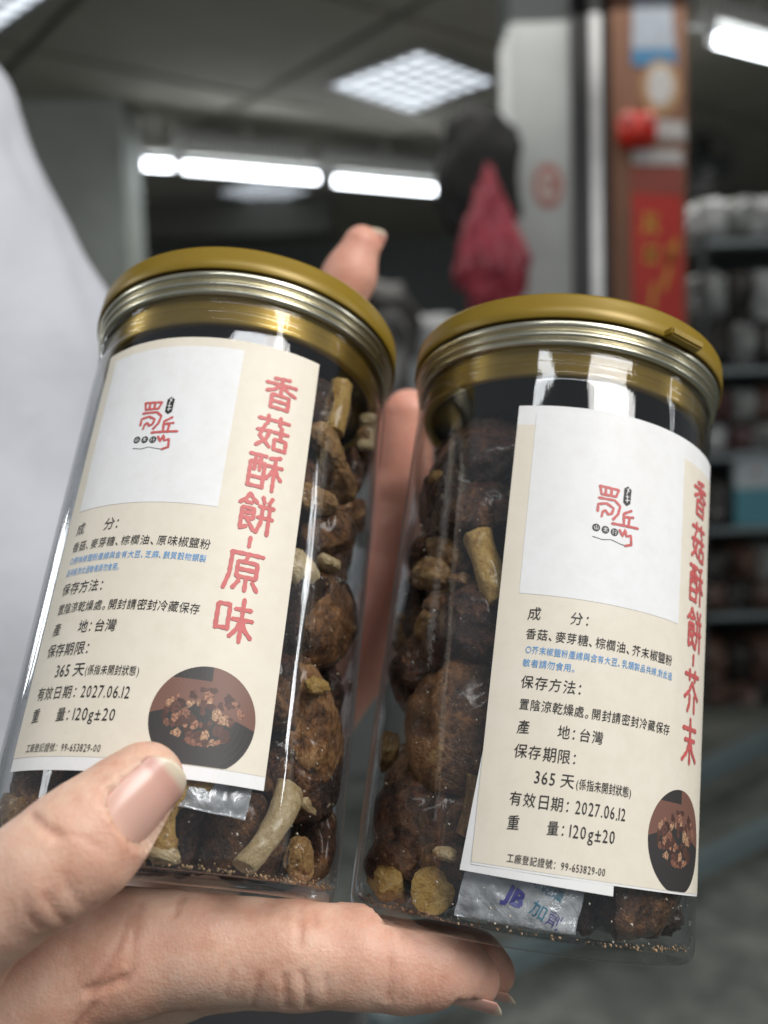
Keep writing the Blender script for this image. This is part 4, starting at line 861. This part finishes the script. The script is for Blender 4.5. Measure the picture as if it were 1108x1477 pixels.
# sachets
def sachet(idx, px, py, wmm, hmm, roll, label, prints, lean=0.0, deep=0.0):
    j = JP[idx]; f, h = inv(j, px, py, 40); n = 24; me_v = []; Fc = []
    mat = NT('foil_film'); nn = mat.noise(mat.coord('Object', (1, 1, 1)), 160, 5, 0.6, 0.6); mat.set(mat.ramp(nn, [(0.3, (0.30, 0.31, 0.32)), (0.7, (0.60, 0.61, 0.63))]), 0.3, 0.35); mat.bump(nn, 0.5, 0.002)
    def P(x, y, off=0.0):
        e = max(0, (1 - (2 * x / wmm) ** 2)) * max(0, (1 - (2 * y / hmm) ** 2)); cr = 0.5 * noise.noise(Vector((x * .22, y * .22, 4))) + 0.25 * noise.noise(Vector((x * .6, y * .5, 1)))
        ca, sa = math.cos(roll), math.sin(roll); xx, yy = x * ca - y * sa, x * sa + y * ca
        rad = 40.4 - deep - 1.0 + min(0.0, cr * 2.6 - 0.2) + 0.3 * min(1, e * 3) + off + lean * yy
        zz = h + yy
        if zz < -149.6: rad -= min(12, (-149.6 - zz) * 0.9); zz = -149.6 - 0.12 * (-149.6 - zz)
        a = f + xx / 40; return (rad * math.sin(a) * MM, -rad * math.cos(a) * MM, (HJ + zz) * MM)
    for sgn in (0, 1):
        for i in range(n + 1):
            for k in range(n + 1):
                x, y = (i / n - .5) * wmm, (k / n - .5) * hmm
                e = max(0, (1 - (2 * x / wmm) ** 4)) * max(0, (1 - (2 * y / hmm) ** 4)); me_v.append(P(x, y, -sgn * (0.25 + 2.6 * e ** .7)))
    N = (n + 1) ** 2
    for sgn in (0, 1):
        for i in range(n):
            for k in range(n):
                a = sgn * N + i * (n + 1) + k; q = (a, a + n + 1, a + n + 2, a + 1); Fc.append(q if not sgn else q[::-1])
    W = n + 1; rim = [i * W for i in range(W)] + [n * W + k for k in range(1, W)] + [i * W + n for i in range(n - 1, -1, -1)] + [k for k in range(n - 1, 0, -1)]
    for a, b in zip(rim, rim[1:] + rim[:1]): Fc.append((a, b, b + N, a + N))
    root = empty('sachet', matrix=j['mw'] @ Matrix.Translation(P(0, -hmm / 2))); tag(root, label, 'sachet')
    off = Vector(P(0, -hmm / 2))
    link('film', mesh('film', [Vector(v) - off for v in me_v], Fc), mat.m, root, True)
    for s, cx, cy, sz, rot, m, bold in prints:
        V, F2 = text_verts(s, bold if s.isascii() else 0.0); xs = [p[0] for p in V]; mx = (min(xs) + max(xs)) / 2; ca, sa = math.cos(rot), math.sin(rot)
        out = []
        for p in V:
            x, y = (p[0] - mx) * sz, (p[1] - .35) * sz; out.append(Vector(P(cx + x * ca - y * sa, cy + x * sa + y * ca, 0.12)) - off)
        link('sachet_print', mesh('sachet_print', out, F2), m, root)
PURP = simple('purple_ink', (0.045, 0.04, 0.22), 0.4); TEAL = simple('teal_ink', (0.03, 0.17, 0.26), 0.4)
sachet(1, 752, 1290, 26, 17, R_(-9), 'silver desiccant sachet with blue printing on the floor of the jar with the tabbed lid', [('JB', -1.2, -0.8, 4.6, R_(-14), PURP, .05), ('加', 4.2, -2.0, 3.6, R_(-14), TEAL, .05), ('劑', 7.8, -2.9, 3.4, R_(-14), PURP, .05), ('除乾燥', 5.0, 2.6, 2.5, R_(-14), TEAL, .02), ('仍', -8.6, 5.6, 2.6, R_(-20), PURP, .02), ('回', -8.2, 2.6, 2.4, R_(-20), PURP, .0)])
sachet(0, 312, 1128, 17, 12, R_(-4), 'small silver sachet showing under the 原味 label', [], deep=0)

# ================================================================== PERSON: hand, shirt, trousers
def chain(pts): return [(pd(*a[:3]), a[3], pd(*b[:3]), b[3]) for a, b in zip(pts, pts[1:])]
THUMB = chain([(-210, 1440, 186, 17), (-90, 1372, 180, 13), (0, 1296, 176, 10.4), (70, 1250, 176, 10.6), (122, 1214, 178, 10.8), (152, 1184, 180, 9.5), (184, 1150, 183, 8.2), (211, 1124, 185.5, 7.2)])
PALM = chain([(-420, 1590, 205, 27), (-200, 1510, 205, 24), (-60, 1458, 206, 20.5), (60, 1402, 208, 17), (180, 1370, 209, 14.2), (300, 1361, 209, 12.4), (420, 1372, 208, 11.2), (452, 1376, 208, 10.6), (520, 1381, 208, 10.1), (585, 1388, 209, 9.8), (632, 1392, 209, 8.8), (662, 1402, 210, 7.2), (688, 1416, 210, 5.0)])
PALM += chain([(-60, 1490, 225, 22), (120, 1440, 232, 16), (260, 1400, 240, 12)])
RING = chain([(200, 1400, 236, 12), (400, 1385, 235, 10.5), (540, 1385, 233, 9.8), (640, 1385, 231, 9.0), (688, 1392, 230, 7.4), (712, 1404, 230, 5.2)])
INDEX = chain([(140, 1420, 245, 15), (230, 1300, 300, 13), (330, 1080, 335, 11.5), (400, 800, 348, 11.4), (440, 600, 350, 11.2), (474, 462, 350, 10.8), (504, 398, 350, 9.8), (521, 354, 350, 7.2)])
MIDDLE = chain([(140, 1430, 248, 14), (260, 1310, 300, 12.5), (400, 1130, 330, 11.5), (520, 960, 340, 11), (572, 830, 334, 10.2), (584, 700, 334, 9.8), (590, 598, 334, 9.0)])
# keep the fingers just under the jar floors
for L in (PALM, RING): pass
GROUPS = [THUMB, PALM, RING, INDEX, MIDDLE]
def sd_group(P, G_, k):
    d = None
    for a, ra, b, rb in G_:
        ab = b - a; t = np.clip(((P - a) @ ab) / (ab @ ab), 0, 1); q = np.linalg.norm(P - a - t[:, None] * ab, axis=1) - (ra + t * (rb - ra))
        if d is None: d = q
        else: h = np.clip(0.5 + 0.5 * (q - d) / k, 0, 1); d = q * (1 - h) + d * h - k * h * (1 - h)
    return d
def sdf(P):
    d = None
    for gi, G_ in enumerate(GROUPS):
        q = sd_group(P, G_, 3.0); k = 2.2 if gi else 3.0
        if d is None: d = q
        else: h = np.clip(0.5 + 0.5 * (q - d) / k, 0, 1); d = q * (1 - h) + d * h - k * h * (1 - h)
    # skin gives way to the jar floors and the wall it presses on
    for j in JP:
        e = (P - j['base']) @ j['ax']; rr = np.linalg.norm(P - j['base'] - e[:, None] * j['ax'], axis=1)
        cut = np.maximum(rr - 41.9, np.maximum(-e - 0.05, e - 130))      # inside of the jar < 0
        d = np.maximum(d, -cut)
    return d
bm = bmesh.new()
for G_ in GROUPS:
    for a, ra, b, rb in G_:
        n = max(2, int(np.linalg.norm(b - a) / 3.0))
        for k in range(n + 1):
            t = k / n; bmesh.ops.create_icosphere(bm, subdivisions=2, radius=(ra + (rb - ra) * t) * 1.03, matrix=Matrix.Translation(a + (b - a) * t))
hm = bm_mesh('hand_raw', bm); ho = bpy.data.objects.new('hand_raw', hm); C.objects.link(ho)
md = ho.modifiers.new('r', 'REMESH'); md.mode = 'VOXEL'; md.voxel_size = 0.85
dg = bpy.context.evaluated_depsgraph_get(); dg.update(); hm2 = bpy.data.meshes.new_from_object(ho.evaluated_get(dg)); bpy.data.objects.remove(ho)
N = len(hm2.vertices); Pv = np.empty(N * 3); hm2.vertices.foreach_get('co', Pv); Pv = Pv.reshape(-1, 3)
def grad(P, e=0.25):
    g = np.stack([(sdf(P + np.eye(3)[i] * e) - sdf(P - np.eye(3)[i] * e)) / (2 * e) for i in range(3)], 1); return g / (np.linalg.norm(g, axis=1)[:, None] + 1e-9)
for it in range(6):
    Pv -= grad(Pv) * np.clip(sdf(Pv), -2, 2)[:, None] * 0.8
g = grad(Pv, 0.6)
# creases: shallow folds along polylines on the surface
def poly_dist(P, pts):
    d = np.full(len(P), 1e9)
    for a, b in zip(pts, pts[1:]):
        ab = b - a; t = np.clip(((P - a) @ ab) / (ab @ ab), 0, 1); d = np.minimum(d, np.linalg.norm(P - a - t[:, None] * ab, axis=1))
    return d
def snap(p):
    p = np.array([p], float)
    for _ in range(25): p -= grad(p) * sdf(p)[:, None] * 0.8
    return p[0]
def crease_line(pix, d):    # march from the eye side to the surface
    out = []
    for x, y in pix:
        p = None
        ds = np.arange(120, 260, 1.0); P = np.array([pd(x, y, q) for q in ds]); s = sdf(P); k = np.where(s < 0)[0]
        if len(k): out.append(snap(pd(x, y, ds[k[0]])))
    return out
z5 = lambda L: [(x * .4513, 1050 + y * .4513) for x, y in L]
CREASE = [(z5([(100, 285), (125, 300), (150, 325), (190, 350)]), .9, .55), (z5([(150, 530), (170, 575), (205, 615), (245, 640)]), .8, .35), (z5([(205, 470), (225, 520), (260, 565), (300, 590)]), .7, .22), (z5([(80, 545), (95, 600), (130, 640)]), .8, .22),
          (z5([(150, 330), (260, 350), (330, 390)]), .8, .15), (z5([(455, 480), (452, 560), (430, 660), (420, 780), (390, 810)]), .9, .30), (z5([(575, 500), (580, 540), (560, 600)]), .9, .30), (z5([(420, 600), (380, 700), (330, 790), (280, 850)]), .9, .28), (z5([(395, 800), (330, 830), (280, 840)]), 1.2, .55), (z5([(300, 880), (260, 930), (240, 960)]), 1.0, .3),
          (z5([(960, 590), (962, 640), (958, 700)]), .8, .35), (z5([(1005, 590), (1010, 625)]), .7, .25), (z5([(910, 790), (915, 840), (920, 890)]), .8, .45), (z5([(965, 780), (975, 830), (985, 890)]), .8, .45), (z5([(830, 790), (815, 850), (810, 890)]), .8, .28), (z5([(1040, 800), (1050, 860)]), .7, .25), (z5([(740, 780), (720, 850)]), .8, .2),
          ([(560, 1340), (563, 1390), (560, 1440)], .8, .3), ([(578, 1350), (580, 1440)], .7, .22)]
crs = np.zeros(N)
vis = Pv[:, 2] > -262
for pix, wd, dp_ in CREASE:
    L = crease_line(pix, 0)
    if len(L) < 2: continue
    d = np.full(N, 1e9); d[vis] = poly_dist(Pv[vis], L); wd = wd * 0.8; dp_ = dp_ * 1.7
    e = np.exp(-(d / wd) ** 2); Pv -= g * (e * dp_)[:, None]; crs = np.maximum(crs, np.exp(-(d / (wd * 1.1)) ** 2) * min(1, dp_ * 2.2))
# soft unevenness of flesh
lo = np.array([noise.noise(Vector(p) * 0.11) * 0.35 + noise.noise(Vector(p) * 0.3) * 0.10 for p in Pv]); Pv += g * lo[:, None]
# redness: finger tips, folds, the pressed pad; shade painted into the rear finger
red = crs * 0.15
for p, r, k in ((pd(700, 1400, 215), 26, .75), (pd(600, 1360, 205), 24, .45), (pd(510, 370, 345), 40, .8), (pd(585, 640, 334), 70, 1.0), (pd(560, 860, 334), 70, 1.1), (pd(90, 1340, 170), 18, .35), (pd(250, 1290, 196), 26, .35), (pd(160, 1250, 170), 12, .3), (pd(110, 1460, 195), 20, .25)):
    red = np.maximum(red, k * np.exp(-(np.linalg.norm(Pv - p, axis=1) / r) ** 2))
tA, tB = pd(184, 1150, 183), pd(211, 1124, 185.5)
fA, fB = pd(632, 1398, 209), pd(680, 1412, 210)
rA, rB = pd(650, 1388, 231), pd(704, 1400, 230)
iA, iB = pd(500, 405, 350), pd(521, 354, 350)
#          tip  axis     facing            radius length width back curl lift taper
NAILS = [(tB, tB - tA, (.26, -.28, 1.0), 7.4, 16.5, 13.0, 11.6, 0.12, 0.35, 0.13), (fB, fB - fA, (.0, -1.0, .5), 5.6, 14.5, 10.0, 6.6, 0.05, 0.3, 0.14),
         (rB, rB - rA, (.05, -1.0, .45), 5.8, 13.0, 10.0, 5.4, 0.05, 0.3, 0.14), (iB, iB - iA, (.55, .1, -1.0), 7.4, 14.0, 12.0, 4.0, 0.12, 0.35, 0.0)]
def nail_frame(axis, facing):
    ax = np.array(axis, float); ax /= np.linalg.norm(ax); nf = np.array(facing, float); nf -= ax * (nf @ ax); nf /= np.linalg.norm(nf); return ax, nf, np.cross(ax, nf)
for tc, axis, fac, r, L, wd, back, curl, lift, taper in NAILS:      # the nail bed lies in the flesh
    ax, nf, sd_ = nail_frame(axis, fac); rel = Pv - tc; al_ = rel @ ax; rv = rel - al_[:, None] * ax; rad = np.linalg.norm(rv, axis=1)
    q = np.arctan2(rv @ sd_, rv @ nf) / (wd / 2 / r); al = (al_ + back) / L; a0 = 0.16 * np.abs(q) ** 2.2
    tgt = r + taper * np.maximum(0, back - al * L) + lift - 0.5 * np.clip(1 - (al - a0), 0, 1) ** 4 - curl * r * np.maximum(0, al - .45) ** 2 - 0.22
    ins = (np.abs(q) < 0.97) & (al > a0 + 0.01) & (al < 1.1) & (rad > tgt) & (rad < r + 9)
    Pv[ins] = (tc + al_[:, None] * ax + rv / rad[:, None] * tgt[:, None])[ins]
Pw = c2w(Pv); hm2.vertices.foreach_set('co', Pw.ravel())
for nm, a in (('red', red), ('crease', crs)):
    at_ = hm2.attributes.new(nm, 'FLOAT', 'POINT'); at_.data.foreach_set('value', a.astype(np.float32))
hm2.update(); hm2.name = 'hand'
person = empty('person', (-0.30, 0.42, 0)); tag(person, 'person in a white shirt and black trousers holding both jars in one hand', 'person'); bpy.context.view_layer.update()
PI = person.matrix_world.inverted()
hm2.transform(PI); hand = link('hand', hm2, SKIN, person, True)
def nail(tipc, axis, facing, r, L, wd, back, curl, lift, taper, name='fingernail'):
    ax, nf, sd_ = nail_frame(axis, facing)
    n, m = 22, 22; V = []; S = []; Fc = []; phm = wd / 2 / r
    for lay in (0, 1):
        for i in range(n + 1):
            s = i / n
            for k in range(m + 1):
                q = k / m * 2 - 1; ph = q * phm
                wv = 1.0 - 0.10 * (1 - s) ** 3
                al = s
                # rounded cuticle and free edge
                a0 = 0.16 * (abs(q) ** 2.2); a1 = 1.0 - 0.20 * abs(q) ** 2.4
                al = a0 + (a1 - a0) * s
                rr = r + taper * max(0.0, back - al * L) + lift - lay * 0.42 - (0.5 * (1 - s) ** 4) - curl * r * max(0, al - .45) ** 2
                p = tipc + ax * (al * L - back) + rr * (math.cos(ph * wv) * nf + math.sin(ph * wv) * sd_); V.append(p); S.append((al, q))
    W = m + 1; NN = (n + 1) * W
    for lay in (0, 1):
        for i in range(n):
            for k in range(m): a = lay * NN + i * W + k; q = (a, a + W, a + W + 1, a + 1); Fc.append(q if lay else q[::-1])
    rim = [i * W for i in range(n + 1)] + [n * W + k for k in range(1, W)] + [i * W + m for i in range(n - 1, -1, -1)] + [k for k in range(m - 1, 0, -1)]
    for a, b in zip(rim, rim[1:] + rim[:1]): Fc.append((a, b, b + NN, a + NN))
    me = mesh(name, c2w(V), Fc); uvl = me.uv_layers.new(name='st')
    for lp in me.loops: uvl.data[lp.index].uv = S[lp.vertex_index]
    bm = bmesh.new(); bm.from_mesh(me); bmesh.ops.recalc_face_normals(bm, faces=bm.faces); bm.to_mesh(me); bm.free()
    me.transform(PI); return link(name, me, NAIL, hand, True)
for q in NAILS: nail(*q)
# shirt: torso and shoulder as lofted rings (real size, half out of the frame)
def loft(name, rings, mat, parent, n=56, fold=0.006, seed=0):
    V = []; Fc = []
    for ri, (x, y, z, rx, ry) in enumerate(rings):
        for i in range(n):
            a = 2 * math.pi * i / n; k = 1 + fold / max(rx, .01) * (noise.noise(Vector((math.cos(a) * 2.2, math.sin(a) * 2.2, z * 9 + seed))) * 1.3 + 0.6 * noise.noise(Vector((math.cos(a) * 6, math.sin(a) * 6, z * 22 + seed))))
            V.append((x + rx * k * math.cos(a), y + ry * k * math.sin(a), z))
    for r in range(len(rings) - 1):
        for i in range(n): a, b = r * n + i, r * n + (i + 1) % n; Fc.append((a, b, b + n, a + n))
    Fc.append(tuple(range(n))[::-1]); Fc.append(tuple((len(rings) - 1) * n + i for i in range(n)))
    me = mesh(name, V, Fc); me.transform(PI); return link(name, me, mat, parent, True)
DS = 0.62
def edge(px, py): return at(px, py, DS)
def ring(px, py, rx, ry):
    p = edge(px, py); return (p.x - rx, p.y + 0.02, p.z, rx, ry)
key = [(330, 1600, .17, .11), (300, 1480, .17, .115), (262, 1250, .165, .115), (225, 1000, .16, .115), (196, 800, .155, .11), (172, 640, .15, .105), (152, 520, .15, .10), (128, 430, .145, .10), (85, 335, .14, .095), (45, 235, .135, .09), (2, 130, .13, .085), (-40, 70, .11, .07), (-110, 20, .08, .055), (-200, -10, .05, .045)]
kk = smooth_prof(key, 4); loft('shirt', [ring(*k) for k in kk], SHIRT, person, 64, 0.014)
hz = ring(*key[0]); 
loft('trousers', smooth_prof([(hz[0] + .05, hz[1] + .0, 0.02, .12, .09), (hz[0] + .06, hz[1], 0.5, .17, .11), (hz[0] + .07, hz[1], hz[2] - 0.15, .195, .118), (hz[0] + .07, hz[1], hz[2] + 0.05, .195, .124), (hz[0] + .066, hz[1], hz[2] + 0.075, .19, .118)], 5), TROUSER, person, 48, 0.008, 5)
